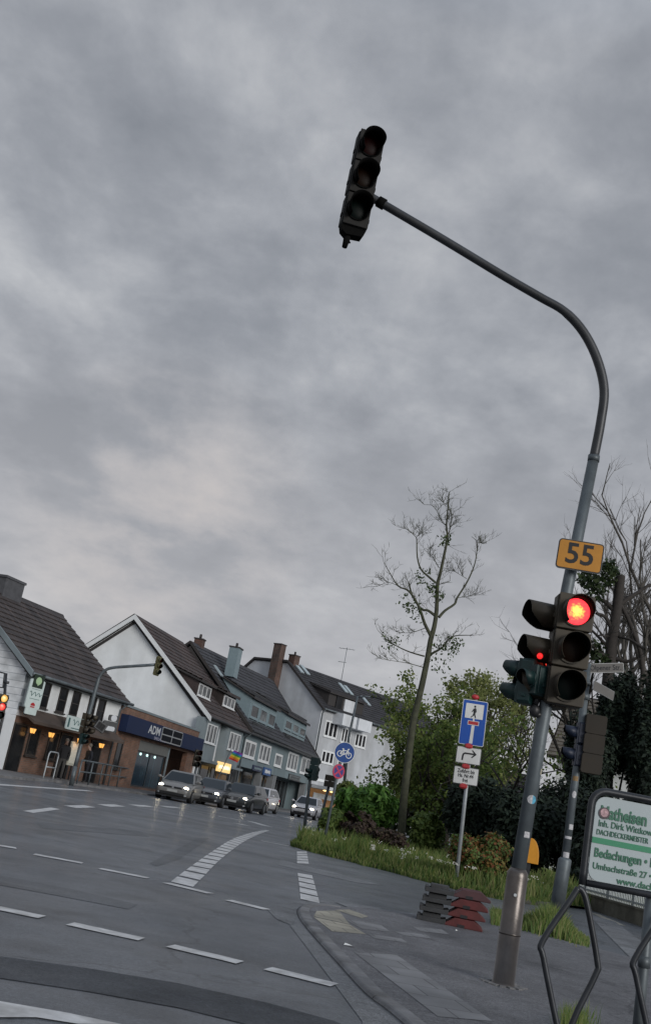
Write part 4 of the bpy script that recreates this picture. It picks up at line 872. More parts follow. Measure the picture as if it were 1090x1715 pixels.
def bay(s0, s1, z0, z1, px0, px1):
    b = MB(); dpt = .62; b.prism([(s0, .29), (s0 + .25, .3 - dpt), (s1 - .25, .3 - dpt), (s1, .29)], z0, z1, plane='xy'); o = b.build('bay_window', m_gry, h2)
    sm = (s0 + s1) / 2; w = (s1 - s0) * .62 / 2; b = MB(); y = .3 - dpt; f = .08
    z_0, z_1 = 3.62, 4.85
    b.box((sm - w, y - .05, z_0), (sm - w + f, y + .01, z_1)); b.box((sm + w - f, y - .05, z_0), (sm + w, y + .01, z_1)); b.box((sm - w + f, y - .05, z_0), (sm + w - f, y + .01, z_0 + f)); b.box((sm - w + f, y - .05, z_1 - f), (sm + w - f, y + .01, z_1))
    for k in (1, 2): x = sm - w + 2 * w * k / 3; b.box((x - .05, y - .045, z_0 + f), (x + .05, y + .01, z_1 - f))
    b.box((sm - w - .12, y - .12, z_0 - .07), (sm + w + .12, y, z_0 - .002)); fo = b.build('window', m_fr, h2); b = MB(); b.box((sm - w + .03, y - .015, z_0 + .03), (sm + w - .03, y + .005, z_1 - .03)); b.build('pane', m_gl, fo)
xs = [STR.front(px, 1240, -.3)[0] for px in (331, 362, 377, 407)]
bay(xs[0] + .75, xs[1] + .3, 2.55, ez - .2, 0, 0); bay(xs[2], xs[3] - .1, 2.55, ez - .2, 0, 0)
b = MB(); b.box((xs[1] + .25, .2, 2.5), (xs[2] - .1, .299, ez - .1)); b.build('recess_panel', mat('recess_brown', (.13, .125, .12), .8, var=.2, scale=2), h2); b = MB(); b.box((xs[2] - .75, .1, 2.6), (xs[2] - .35, .29, ez - .2)); b.build('pier', m_wht2, h2)
b = MB(); b.box((.3, -.45, 2.38), (S2, .298, 2.54)); b.build('ledge', m_gry, h2)
for (a_, c_, z0, z1, m, nm) in ((.6, 2.2, GZ, 2.3, m_wht2, 'shop_panel'), (2.6, 4.6, GZ, 2.25, m_gld, 'shop_window'), (5.2, 6.3, GZ, 2.2, m_gld, 'door'), (6.6, 9.6, GZ, 1.95, mat('door_tan', (.22, .135, .07), .7, var=.2, scale=2), 'door'), (9.8, 10.8, GZ, 2.2, m_gld, 'door')): opening(h2, a_, c_, z0, z1, .29, m, nm)
def dormer(root, s0, s1, yf, z0, z1, eave_z, ridge, mroof, mface, nwin, wf, wg, pitch=.28, face_h=None, snow=False, win=None):
    sl = (ridge[1] - eave_z) / (ridge[0] + .5)
    def zroof(y): return eave_z + (y + .5) * sl
    yb = (z1 - eave_z - pitch * -yf + pitch * 0 + .5 * 0 - 0) ; yb = (z1 - pitch * yf - eave_z - .5 * sl) / (sl - pitch)
    b = MB()
    for s in (s0, s1 - .12): b.prism([(yf, z0), (yf, z1), (yb, zroof(yb) - .02), (yf + .05, zroof(yf) - .1)], s, s + .12, plane='yz')
    b.box((s0 + .12, yf, z0), (s1 - .12, yf + .12, z1)); o = b.build('dormer', mface, root)
    r = MB(); ov = .28
    for i in range(6):
        u0, u1 = i / 6, (i + 1) / 6; ya, yb2 = yf - ov + (yb - yf + ov) * u0, yf - ov + (yb - yf + ov) * u1; za, zb2 = z1 + pitch * (ya - yf), z1 + pitch * (yb2 - yf)
        r.add([(s0 - .22, ya, za + .09), (s1 + .22, ya, za + .09), (s1 + .22, yb2, zb2 + .04), (s0 - .22, yb2, zb2 + .04), (s0 - .22, ya, za), (s1 + .22, ya, za)], [(0, 1, 2, 3), (4, 5, 1, 0)])
    r.prism([(yf - ov, z1 - pitch * ov - .12), (yf - ov, z1 - pitch * ov), (yb, z1 + pitch * (yb - yf)), (yb, z1 + pitch * (yb - yf) - .12)], s0 - .22, s1 + .22, plane='yz', m=1)
    r.build('dormer_roof', [mroof, m_soff], o)
    if snow:
        g = MB(); y = yf - ov + .35; zz = z1 + pitch * (y - yf) + .1; k = s0
        while k < s1: g.box((k, y, zz), (k + .12, y + .04, zz + .2)); k += .34
        g.box((s0, y - .01, zz + .14), (s1, y + .02, zz + .18)); g.build('snow_guard', m_dark, o)
    return o
for (pl0, pr0, pl1) in (((331, 1148), (351, 1157.6), (326, 1168.5)), ((372.8, 1170), (391.5, 1176.5), (369, 1185.7))):
    yf = .85; a = STR.front(*pl1, yf); c = STR.front(*pr0, yf); s0, s1 = a[0] + .35, c[0] + .25; z0, z1 = a[1] + .22, c[1] + .2
    dormer(h2, s0 - .2, s1 + .2, yf, z0 - .15, z1 + .25, ez - .15, (ry, rz), m_tb, m_tb, 0, 0, 0, pitch=.30); window(h2, s0, s1, z0, z1, 3, yf - .01, m_fr, m_gl, fw=.09, name='dormer_window', mull=.09)
sx_ = STR.front(336, 1095, 4.0)[0]
def chimney(root, s, y, z0, z1, w, d, m, pots=1, cap=None, name='chimney'):
    b = MB(); b.box((s - w / 2, y - d / 2, z0), (s + w / 2, y + d / 2, z1)); o = b.build(name, m, root); b = MB(); b.box((s - w / 2 - .06, y - d / 2 - .06, z1 + .001), (s + w / 2 + .06, y + d / 2 + .06, z1 + .10))
    for k in range(pots): x = s + (k - (pots - 1) / 2) * .5; b.tube([(x, y, z1 + .1), (x, y, z1 + .45)], .11, 8)
    b.build('chimney_pot', cap or m_soff, o)
_sy = STR.front(335, 1072, ry - .4); chimney(h2, _sy[0], ry - .4, rz - 1.2, _sy[1], .7, .7, m_brick3)
# ---- long slate grey house with two shed dormers
OX = S2 + .02
h3 = house('shop_house', 'long grey-blue house with two wide shed dormers above dark shopfronts', STR)
S3 = STR.L - .05; ry3, rz3, ez3 = 5.6, 11.25, 5.55; RISE = 1.0
b = MB(); b.box((OX, 0, 2.75), (S3, .35, ez3)); b.box((OX, 1.8, 0), (S3, 1.95, 3.2)); b.box((OX, .35, 2.75), (S3, 1.8, 2.9)); b.box((S3 - .5, 0, 0), (S3, 1.8, 2.749)); b.build('front_wall', m_gry2, h3)
roof(h3, OX, S3 + .1, -.5, ez3 - .1, ry3, rz3, 20, m_tg, rise=RISE); roof(h3, OX, S3 + .1, 2 * ry3 + .5, ez3 - .1, ry3, rz3, 20, m_tg, rise=RISE)
b = MB(); b.prism([(.0, ez3 - .3), (ry3, rz3 - .3), (2 * ry3, ez3 - .3)], OX + .02, OX + .25, plane='yz'); b.build('party_wall', m_soff, h3)
b = MB(); b.prism([(-.6, ez3 - .3), (-.6, ez3 + .02), (ry3, rz3 + .10), (ry3, rz3 - .2)], OX - .05, OX + .02, plane='yz'); b.build('verge_board', m_soff, h3); b = MB(); b.prism([(-.6, ez3 - .3), (-.6, ez3 + .02), (ry3, rz3 + RISE + .10), (ry3, rz3 + RISE - .2)], S3 + .11, S3 + .18, plane='yz'); b.build('verge_board', m_soff, h3)
b = MB(); b.box((OX, -.62, ez3 - .32), (S3 + .1, -.02, ez3 - .16)); b.tube([(OX, -.66, ez3 - .12), (S3 + .1, -.66, ez3 - .12)], .085, 8); b.build('gutter', m_dark, h3)
b = MB(); b.tube([(OX + .3, -.6, ez3 - .25), (OX + .3, -.06, ez3 - .7), (OX + .3, -.06, .1)], .06, 8); b.build('downpipe', m_galv, h3)
for (bl_, tr_, n) in (((406.5, 1265.2), (430.5, 1245), 2), ((430.9, 1275), (455.3, 1250.6), 3), ((457.2, 1287.2), (474, 1265.4), 1), ((479, 1286.6), (501, 1264.8), 3), ((501.5, 1293), (522.7, 1272.5), 2)):
    a = STR.front(*bl_); c = STR.front(*tr_); window(h3, max(OX + .5, a[0]), min(S3 - .6, c[0] - .2), max(3.5, a[1] - .1), c[1] - .02, n, 0, m_fr, m_gl, fw=.17, mull=.2)
for (TL, TR, BL) in (((419.6, 1184), (463, 1196.6), (415, 1203)), ((475.8, 1206), (513, 1220), (474, 1222))):
    yf = .38; a = STR.front(*BL, yf); c = STR.front(*TR, yf); s0, s1 = a[0], min(c[0], S3 - .8); z0 = a[1]; z1 = c[1] - .1
    dormer(h3, s0, s1, yf, z0 - .2, z1 + .55, ez3 - .1, (ry3, rz3 + RISE * .5), m_tg, m_frg, 3, 0, 0, pitch=.42, snow=True)
    w = (s1 - s0) / 3
    for k in range(3): window(h3, s0 + w * k + .35, s0 + w * (k + 1) - .2, z0 + .12, z1 - .02, 1, yf - .01, m_frg, m_gld if k != 1 else m_gl, fw=.14, name='dormer_window')
    b = MB(); k = s0 + .3
    while k < s1 - .3: b.box((k, yf - .03, z1 + .05), (k + .1, yf - .002, z1 + .5)); k += .3
    b.build('cladding_boards', m_frg, h3)
for (px, py) in ((423, 1213), (478, 1233)):
    a = STR.front(px, py, .1); g = MB()
    for k in range(5): g.box((a[0] + k * .42, .02, a[1] - .05), (a[0] + k * .42 + .16, .12, a[1] + .22))
    g.box((a[0], .05, a[1] + .05), (a[0] + 2, .09, a[1] + .12)); g.build('snow_guard', m_dark, h3)
_s = STR.front(391, 1090, 3.6); chimney(h3, _s[0], 3.4, 9.6, _s[1] + .2, 1.2, .8, m_frg)
_s = STR.front(366, 1126, 2.6); b = MB(); b.cbox((_s[0], 2.62, _s[1] + .1), (.55, 1.0, .1), 0, (math.atan2(rz3 - ez3, ry3 + .5), 0, 0)); b.build('skylight', mat('skylight_pale', (.35, .42, .45), .15, var=.05), h3)
# shopfront parts in the recess
for (u0, u1, m, nm) in ((.03, .12, m_wht2, 'shop_panel'), (.14, .22, m_gld, 'door'), (.22, .30, mat('panel_tan', (.20, .17, .12), .7, var=.15), 'shop_panel'), (.31, .44, m_gld, 'shop_window'), (.50, .70, m_gld, 'shop_window'), (.71, .96, m_gld, 'shop_window')):
    opening(h3, OX + (S3 - OX) * u0, OX + (S3 - OX) * u1, GZ, 2.6, 1.79, m, nm, mf=m_galv)
for u in (.03, .30, .46, .485, .975):
    b = MB(); x = OX + (S3 - OX) * u; b.box((x - .28, .05, GZ), (x + .28, .6, 2.749)); b.build('pillar', mat('pillar_grey', (.17, .18, .19), .8, var=.15, scale=2), h3)
for k in range(7): b = MB(); x = OX + (S3 - OX) * (.52 + .065 * k); b.box((x, 1.70, GZ), (x + .18, 1.76, 2.6)); b.build('glazing_bar', m_galv, h3)
def fsign(label, px, py, w, h, mface, txt=None, mtx=None, emit=False, F=STR, off=-.06, name='shop_sign', sz=None, rim=None):
    s, z = F.front(px, py, off); p = F.A + F.d * s + F.b * off; t = thing(name, label, 'shop sign', (p.x, p.y, z), F.rot)
    b = MB(); b.box((-w / 2, -.05, -h / 2), (w / 2, .05, h / 2)); b.build('board', rim or mface, t, .01)
    if rim: b = MB(); b.box((-w / 2 + .12, -.06, -h / 2 + .12), (w / 2 - .12, -.051, h / 2 - .12)); b.build('face', mface, t)
    if txt: text(txt, sz or h * .62, mtx, t, (0, -.065, 0), sx=1.6)
    return t
def bars(t, w, h, m, n=7, seed=1):
    r = random.Random(seed); b = MB(); x = -w / 2
    while x < w / 2: k = r.uniform(.1, .24); b.box((x, -.068, -h / 2 * r.uniform(.6, 1)), (min(w / 2, x + k), -.052, h / 2 * r.uniform(.6, 1))); x += k + .07
    b.build('illegible_lettering', m, t)
m_signn = mat('sign_navy', (.012, .022, .06), .5, var=.1); m_signb = mat('sign_midblue', (.02, .075, .22), .5, var=.1)
t = fsign('dark navy shop sign board over the middle shopfront of the grey-blue house', 431, 1288, 3.2, .42, m_signn); bars(t, 2.4, .2, m_frg)
t = fsign('bright blue shop sign box with white lettering on the grey-blue house', 447, 1293, 2.7, .62, m_signb); bars(t, 1.8, .3, m_fr, seed=5)
t = fsign('framed grey shop sign with dark lettering at the right end of the grey-blue house', 493, 1303.5, 5.2, .52, mat('sign_greyface', (.16, .18, .18), .6, var=.1), rim=m_dark); bars(t, 4.4, .22, m_dark, seed=3)
m_lite = mat('lit_sign', (.7, .55, .25), .5, var=.0, emit=(1.0, .62, .22), estr=.72)
t = fsign('glowing yellow shop sign above the tan doors of the bay-fronted house', 374.5, 1286, 3.5, .66, m_lite, off=-.42); bars(t, 2.8, .28, mat('lit_letter', (.8, .7, .5), .5, var=0, emit=(1, .9, .62), estr=1.0), seed=8)
t = fsign('small blue and white poster panel beside the bay-fronted house door', 322, 1293, 1.3, 1.5, mat('poster_blue', (.10, .25, .34), .5, var=.4, scale=3), off=.25, name='poster_panel'); b = MB(); b.box((-.1, -.06, -.6), (.5, -.051, .5)); b.build('picture', m_wht, t)
# rainbow flag
s, z = STR.front(389, 1272, -2.2); p = STR.A + STR.d * s - STR.b * 2.2
t = thing('rainbow_flag', 'small rainbow flag on a leaning pole in front of the grey-blue house', 'flag', (p.x, p.y, .1), 0)
b = MB(); b.tube([(-1.0, 0, 0), (-.2, 0, z + .5)], .035, 6); b.build('pole', m_galv, t)
cols = ((.45, .03, .03), (.55, .2, .02), (.55, .45, .03), (.03, .25, .08), (.03, .12, .42), (.2, .04, .25)); b = MB()
for k in range(6):
    for j in range(5):
        def P(u, v): return Vector((-.25 + u * .62 + .25 * v, .10 * math.sin(u * 6), z - .1 + v * .6 - .15 * u))
        u0, u1, v0, v1 = j / 5, (j + 1) / 5, k / 6, (k + 1) / 6; b.quad(P(u0, v0), P(u1, v0), P(u1, v1), P(u0, v1), k)
o = b.build('flag_cloth', [mat('flag_%d' % i, c, .8, var=.05) for i, c in enumerate(cols)], t)
# ---- tall white block at the end of the street
E = V(646, 1300, 121.0); C4 = STR.A + STR.d * (STR.L + .1); BLK = Frame((C4.x, C4.y), (E.x, 121.0))
h4 = house('apartment_block', 'tall white apartment block with dark roof and balconies at the end of the street', BLK)
L4 = BLK.L + 14; ez4 = 10.3; rz4 = 14.6; gy = BLK.side(485, 1102, 0)[0]; gy2 = gy + 4.6
pts = [(-.0, 0), (0, ez4), (gy, rz4), (gy2, rz4), (gy2 + 4.6, ez4), (gy2 + 4.6, 0)]
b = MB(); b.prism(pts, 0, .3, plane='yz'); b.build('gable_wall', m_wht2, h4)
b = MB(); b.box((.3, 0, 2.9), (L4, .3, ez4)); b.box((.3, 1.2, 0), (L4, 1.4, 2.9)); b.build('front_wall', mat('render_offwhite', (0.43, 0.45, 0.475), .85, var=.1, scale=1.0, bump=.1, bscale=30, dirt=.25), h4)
roof(h4, -.15, L4, -.35, ez4, gy, rz4 + .1, 16, m_tk); b = MB(); b.box((-.15, gy, rz4 - .05), (L4, gy2, rz4 + .12)); b.build('roof_top', m_tk, h4); roof(h4, -.15, L4, gy2 + 4.9, ez4, gy2, rz4 + .1, 16, m_tk)
b = MB(); q = [(-.4, ez4 - .15), (gy, rz4 + .05), (gy2, rz4 + .05), (gy2 + 4.9, ez4 - .15)]
for a, c in zip(q[:-1], q[1:]): b.prism([a, (a[0], a[1] + .22), (c[0], c[1] + .22), c], -.28, -.151, plane='yz')
b.build('verge_board', m_soff, h4)
b = MB(); b.tube([(-.1, -.42, ez4 + .02), (L4, -.42, ez4 + .02)], .09, 8); b.tube([(.15, -.4, ez4), (.15, -.07, ez4 - .4), (.15, -.07, 3)], .07, 8); b.build('gutter', m_galv, h4)
a = BLK.side(468, 1085, -.5); chimney(h4, -.45, a[0], rz4 - 4.0, a[1] + .3, .85, 1.0, m_brick3, 0); chimney(h4, .8, gy, rz4 - 1, rz4 + .9, .9, .8, m_brick3, 1)
def w4(px0, px1, n): 
    a = BLK.front(*px0); c = BLK.front(*px1); window(h4, a[0], c[0], a[1], c[1], n, 0, m_fr, m_gld, fw=.16, mull=.2)
w4((541, 1233), (567, 1212), 3); w4((569, 1243), (589, 1222), 3); w4((592, 1250), (614, 1232), 3); w4((536, 1277), (560, 1261), 3); w4((563, 1287), (583, 1270), 2)
b = MB(); b.box((1.0, -.05, 3.25), (L4, -.001, 3.5)); b.build('string_course', m_wht, h4)
a = BLK.front(570, 1198, -.9); c = BLK.front(617, 1217, -.9); b = MB()
x0, x1 = a[0], c[0]; zb_ = 9.15
for (u, v) in ((x0, x0 + (x1 - x0) * .46), (x0 + (x1 - x0) * .54, x1)): b.box((u, -1.3, zb_), (v, -1.2, zb_ + 1.15)); b.box((u, -1.2, zb_), (v, -.001, zb_ + .15)); b.box((u, -1.2, zb_ + .15), (u + .1, -.001, zb_ + 1.15)); b.box((v - .1, -1.2, zb_ + .15), (v, -.001, zb_ + 1.15))
b.build('balcony', m_wht2, h4)
dormer(h4, x0 - .8, x1 + .3, .35, ez4 - .1, 12.3, ez4, (gy, rz4), m_tk, m_soff, 0, 0, 0, pitch=.25)
b = MB(); b.box((x0 + .5, .25, ez4 + .1), (x0 + 1.6, .34, 12.1)); b.build('balcony_door', m_gld, h4); b = MB(); b.box((x0 + 2.0, .2, ez4 + .3), (x1 - 1.6, .34, 12.0)); b.build('roller_blind', m_wht2, h4)
sl4 = rz4 / 1.0
for (px, py) in ((500, 1120), (510, 1123), (574, 1153), (583, 1157), (612, 1175), (646, 1178)):
    for yy in [q * .1 for q in range(0, 60)]:
        s, z = BLK.front(px, py, yy)
        if z <= ez4 + (yy + .35) * (rz4 + .1 - ez4) / (gy + .35) + .1: break
    b = MB(); b.cbox((s, yy - .04, z + .06), (.6, 1.5, .1), 0, (math.atan2(rz4 - ez4, gy + .35), 0, 0)); b.build('skylight', mat('skylight_pale', (.35, .42, .45)), h4)
b = MB(); b.box((.6, -2.2, 2.55), (L4, 0, 2.85)); b.build('canopy', m_wht2, h4)
b = MB(); b.box((.6, 1.0, .1), (L4 * .4, 1.19, 2.5)); b.build('shop_window', mat('shop_warm', (.22, .12, .06), .5, var=.6, scale=1.2, emit=(1.0, .5, .18), estr=.10), h4)
b = MB(); b.box((.7, -.4, 1.6), (9, -.3, 2.1)); b.build('awning_board', m_galv2, h4)
for k in range(3): b = MB(); b.ball((1.6 + k * 1.2, -1.0, 2.45), (.2, .2, .07)); b.build('ceiling_lamp', mat('lamp_warm', (.8, .6, .3), .4, var=0, emit=(1, .7, .3), estr=2.0), h4)
an = BLK.front(571, 1142, gy); pa = BLK.A + BLK.d * an[0] + BLK.b * gy
t = thing('roof_antenna', 'thin television aerial standing on the dark roof of the white apartment block', 'aerial', (pa.x, pa.y, rz4 + .1))
zt = BLK.front(580, 1086, gy)[1] - rz4; b = MB(); b.tube([(0, 0, -.2), (0, 0, zt)], .035, 6); b.build('mast', m_galv, t); b = MB(); b.tube([(-.9, .3, zt - .15), (.9, -.3, zt - .15)], .025, 5); b.tube([(-.7, .2, zt - 1.7), (.2, -.1, zt - 1.7)], .03, 5)
for k in range(5): x = -.7 + k * .35; b.tube([(x - .1, -x * .33 - .35, zt - .15), (x + .1, -x * .33 + .35, zt - .15)], .015, 4)
b.build('antenna_bars', m_galv, t)
# ---- house behind the trees on the right
a = G(840, 1420); RH = Frame((14.6, 58.0), (28.0, 52.0))
h5 = house('rear_house', 'white house with a brown shingle roof, half hidden behind the trees on the right', RH)
b = MB(); b.box((0, 0, -.1), (RH.L, 8, 6.1)); b.build('wall', m_wht, h5); roof(h5, -.5, RH.L + .5, -.6, 5.8, 4, 9.6, 18, mat('shingle_brown', (.12, .105, .085), .85, var=.3, scale=3)); roof(h5, -.5, RH.L + .5, 8.6, 5.8, 4, 9.6, 18, mat('shingle_brown', (.12, .105, .085)))
for k in range(3): window(h5, 1.5 + 4 * k, 3.1 + 4 * k, 3.3, 4.8, 2, 0, m_fr, m_gl)
SH = Frame((8.8, 66.0), (13.6, 64.0)); h6 = house('garden_house', 'small white house seen low between the trunks behind the shrubs', SH)
b = MB(); b.box((0, 0, -.1), (SH.L, 6, 2.8)); b.build('wall', m_wht2, h6); roof(h6, -.4, SH.L + .4, -.5, 2.7, 3, 5.0, 10, m_td); roof(h6, -.4, SH.L + .4, 6.5, 2.7, 3, 5.0, 10, m_td); window(h6, 1.2, 2.6, 1.0, 2.2, 2, 0, m_fr, m_gld)
# ------------------------------------------------------------------ far street furniture
A0 = G(120, 1312, .1); gm = thing('signal_mast', 'distant thin grey signal mast with a bent arm in front of the pub', 'signal mast', (A0.x, A0.y, .1))
gp = lambda px, py: V(px, py, A0.y) - Vector((A0.x, A0.y, .1))
b = MB(); b.tube([(0, 0, -.1), gp(126, 1284)], .10, 10); b.build('base_collar', m_galv, gm)
b = MB(); b.tube(smooth_line([gp(126, 1284), gp(148, 1200), gp(163.5, 1143), gp(168, 1132), gp(177, 1122.5), gp(190, 1118.5), gp(215, 1116.5), gp(262, 1113.5)], 4), [.085] * 9 + [.065] * 20, 10); b.build('arm', m_galv, gm)
c = V(266, 1116, A0.y - .1); signal('traffic_signal', 'small olive traffic signal hanging from the distant mast arm before the white gable', 'traffic signal', c, rad(48), [m_len_r, m_len_a, m_len_g], w=.24, h=.78, d=.15, vl=.15, lod=True, plate=True, house=m_yellowdark)
c = V(144, 1212, A0.y - .15); signal('traffic_signal', 'small traffic signal halfway up the distant mast, facing the pub canopy side', 'traffic signal', c, rad(70), [m_len_r, m_len_a, m_len_g], w=.29, h=.85, d=.18, lod=True)
c = V(152, 1214, A0.y + .1); signal('traffic_signal', 'second dark traffic signal on the distant pub mast, facing the houses on the right', 'traffic signal', c, rad(95), [m_len_r, m_len_a, m_len_g], w=.29, h=.85, d=.18, lod=True)
c = V(168, 1217, A0.y + .1); t = thing('mast_box', 'tilted dark grey box sign on the right of the distant pub mast', 'box', c, rad(20), tilt=(0, rad(24))); b = MB(); b.box((-.25, -.1, -.2), (.25, .1, .2)); b.build('box_body', m_dark, t, .02); b = MB(); b.box((-.18, -.115, -.14), (.18, -.101, .14)); b.build('face', m_gld, t); b = MB(); b.tube([(-.3, .05, 0), (-.55, .05, .05)], .04, 6); b.build('bracket', m_dark, t)
c = V(140, 1238, A0.y - .1); signal('pedestrian_signal', 'small teal pedestrian signal low on the distant pub mast', 'pedestrian signal', c, rad(60), [m_len_r, m_len_g], w=.24, h=.45, d=.16, lod=True, house=m_teal)
LY = 43.0; c = V(3, 1184, LY); signal('traffic_signal', 'traffic signal with amber and red lamps lit, in front of the white siding', 'traffic signal', c, rad(25), [m_len_aon, m_len_on_far, m_len_g], w=.34, h=.98, d=.2, lod=True)
lb_ = V(-24, 1322, LY); t = thing('signal_post', 'dark signal post with a framed bracket at the left edge of the photo', 'post', (lb_.x, LY, 0)); o_ = Vector((lb_.x, LY, 0))
b = MB(); b.tube([(0, 0, -.1), V(6, 1195, LY + .25) - o_, V(10, 1128, LY + .25) - o_], .06, 8); b.build('pole', m_dark, t); b = MB(); b.tube([V(-8, 1124, LY) - o_, V(8, 1128, LY) - o_, V(5, 1152, LY) - o_, V(-12, 1150, LY) - o_], .04, 6); b.tube([V(6, 1142, LY) - o_, V(15, 1144, LY) - o_], .06, 6); b.build('bracket', m_dark, t)
c = V(331.5, 1271, 62); signal('traffic_signal', 'small dark traffic signal standing behind the grey car in front of the bay-fronted house', 'traffic signal', c, rad(20), [m_len_r, m_len_a, m_len_g], w=.4, h=.95, d=.22, lod=True)
t = thing('signal_post', 'thin post under the small dark traffic signal behind the grey car', 'post', (c.x, 62.15, 0)); b = MB(); b.tube([(0, 0, 0), (0, 0, c.z - .2)], .06, 8); b.build('pole', m_galv, t)
c = V(527, 1289, 46); signal('traffic_signal', 'dark traffic signal seen from behind at the tip of the green island', 'traffic signal', c, rad(155), [m_len_r, m_len_a, m_len_g], w=.34, h=.95, d=.2, lod=True, house=m_teal, plate=False)
c2 = V(520, 1297, 45.9); signal('pedestrian_signal', 'teal hooded pedestrian signal at the island tip, left of the dark signal seen from behind', 'pedestrian signal', c2, rad(-70), [m_len_r, m_len_g], w=.28, h=.42, d=.3, lod=True, house=m_teal)
cb_ = V(513, 1372, 46); t = thing('signal_post', 'grey post carrying the teal signals at the tip of the green island', 'post', (cb_.x, 46, 0)); b = MB(); b.tube([(0, 0, -.1), V(519, 1306, 46) - Vector((cb_.x, 46, 0)), V(526, 1276, 46.15) - Vector((cb_.x, 46, 0))], .065, 8); b.build('pole', m_galv, t)
c = V(553, 1309, 47); signal('pedestrian_signal', 'dark pedestrian signal behind the no-stopping sign', 'pedestrian signal', c, rad(165), [m_len_r, m_len_g], w=.4, h=.5, d=.25, lod=True)
t = thing('signal_post', 'short grey post under the dark signal behind the no-stopping sign', 'post', (c.x - .15, 47.1, 0)); b = MB(); b.tube([(0, 0, 0), (.15, 0, c.z + .1)], .06, 8); b.build('pole', m_galv, t)
# bicycle sign and no-stopping sign
bY = 32.0; b0 = V(545, 1400, bY); bp_ = thing('sign_post', 'grey post with the round bicycle sign, standing in the tall grass at the island tip', 'sign post', (b0.x, bY, 0)); o_ = Vector((b0.x, bY, 0))
b = MB(); b.tube([V(541, 1420, bY) - o_, V(561, 1318, bY) - o_, V(578, 1243, bY) - o_], .04, 8); b.build('pole', m_galv, bp_)
def disc(root, r, y0, y1, m, name, r2=0, n=32):
    b = MB(); P_ = [(r * math.cos(2 * math.pi * k / n), r * math.sin(2 * math.pi * k / n)) for k in range(n)]
    if not r2: b.prism(P_, y0, y1)
    else:
        for k in range(n):
            a0, a1 = 2 * math.pi * k / n, 2 * math.pi * (k + 1) / n; b.prism([(r2 * math.cos(a0), r2 * math.sin(a0)), (r * math.cos(a0), r * math.sin(a0)), (r * math.cos(a1), r * math.sin(a1)), (r2 * math.cos(a1), r2 * math.sin(a1))], y0, y1)
    return b.build(name, m, root)
c = V(577, 1261, bY - .06); t = thing('bicycle_sign', 'round blue sign with a white bicycle at the island tip', 'road sign', c, yaw_to(c, .08), tilt=(0, rad(3))); disc(t, .30, 0, .02, m_alu, 'back'); disc(t, .30, -.004, -.0005, m_white, 'border', .287); disc(t, .288, -.0035, -.0004, mat('sign_blue_dark', (.006, .05, .22), .4, var=.1), 'face')
b = MB()
def ring(cx_, cz_, r, w):
    for k in range(18):
        a0, a1 = 2 * math.pi * k / 18, 2 * math.pi * (k + 1) / 18; b.prism([(cx_ + (r - w) * math.cos(a0), cz_ + (r - w) * math.sin(a0)), (cx_ + r * math.cos(a0), cz_ + r * math.sin(a0)), (cx_ + r * math.cos(a1), cz_ + r * math.sin(a1)), (cx_ + (r - w) * math.cos(a1), cz_ + (r - w) * math.sin(a1))], -.008, -.004)
ring(-.125, -.055, .088, .022); ring(.135, -.055, .088, .022)
for i, (p, q) in enumerate((((-.125, -.055), (-.05, .06)), ((-.05, .06), (.09, .06)), ((.09, .06), (.0, -.06)), ((.0, -.06), (-.06, .09)), ((.0, -.06), (-.125, -.055)), ((.135, -.055), (.075, .11)), ((.075, .11), (.12, .125)), ((-.09, .095), (-.03, .095)))):
    p = Vector((p[0], 0, p[1])); q = Vector((q[0], 0, q[1])); d = (q - p).normalized(); n = Vector((-d.z, 0, d.x)) * .012; b.prism([((p + n).x, (p + n).z), ((q + n).x, (q + n).z), ((q - n).x, (q - n).z), ((p - n).x, (p - n).z)], -.0085 - i * .0003, -.004)
b.build('bicycle_pictogram', m_white, t)
c = V(567, 1292.5, bY - .06); t = thing('no_stopping_sign', 'round red-rimmed blue no-stopping sign below the bicycle sign, turned to the right', 'road sign', c, rad(32), tilt=(0, rad(3))); disc(t, .21, 0, .02, m_alu, 'back'); disc(t, .21, -.004, -.0005, mat('sign_redrim', (.42, .03, .08), .45, var=.1), 'red_rim', .165); disc(t, .166, -.0035, -.0004, mat('sign_violetblue', (.04, .035, .19), .45, var=.1), 'face')
b = MB()
for i, a in enumerate((45, 135)): d = Vector((math.cos(rad(a)), 0, math.sin(rad(a)))); n = Vector((-d.z, 0, d.x)) * .024; p = d * -.168; q = d * .168; b.prism([((p + n).x, (p + n).z), ((q + n).x, (q + n).z), ((q - n).x, (q - n).z), ((p - n).x, (p - n).z)], -.006 - i * .0008, -.0036)
b.build('red_cross', MATS['sign_redrim'], t)
# street lamp
lY = 62.0; l0 = V(570, 1385, lY); t = thing('street_lamp', 'slim grey street lamp with a long arm in front of the white apartment block', 'street lamp', (l0.x, lY, 0)); o_ = Vector((l0.x, lY, 0)); zz = lambda px, py: V(px, py, lY) - o_
b = MB(); b.tube([(0, 0, -.1), zz(584, 1235), zz(599, 1166)], [.09, .075, .06], 8); b.build('pole', m_galv, t); b = MB(); b.tube([zz(598.5, 1168), zz(612, 1167), zz(630, 1168.5)], .045, 8); b.build('arm', m_galv, t)
b = MB(); h_ = zz(634, 1169); b.cbox(h_, (.85, .28, .16), 0, (0, rad(6), 0)); b.build('lamp_head', m_dark, t, .04)
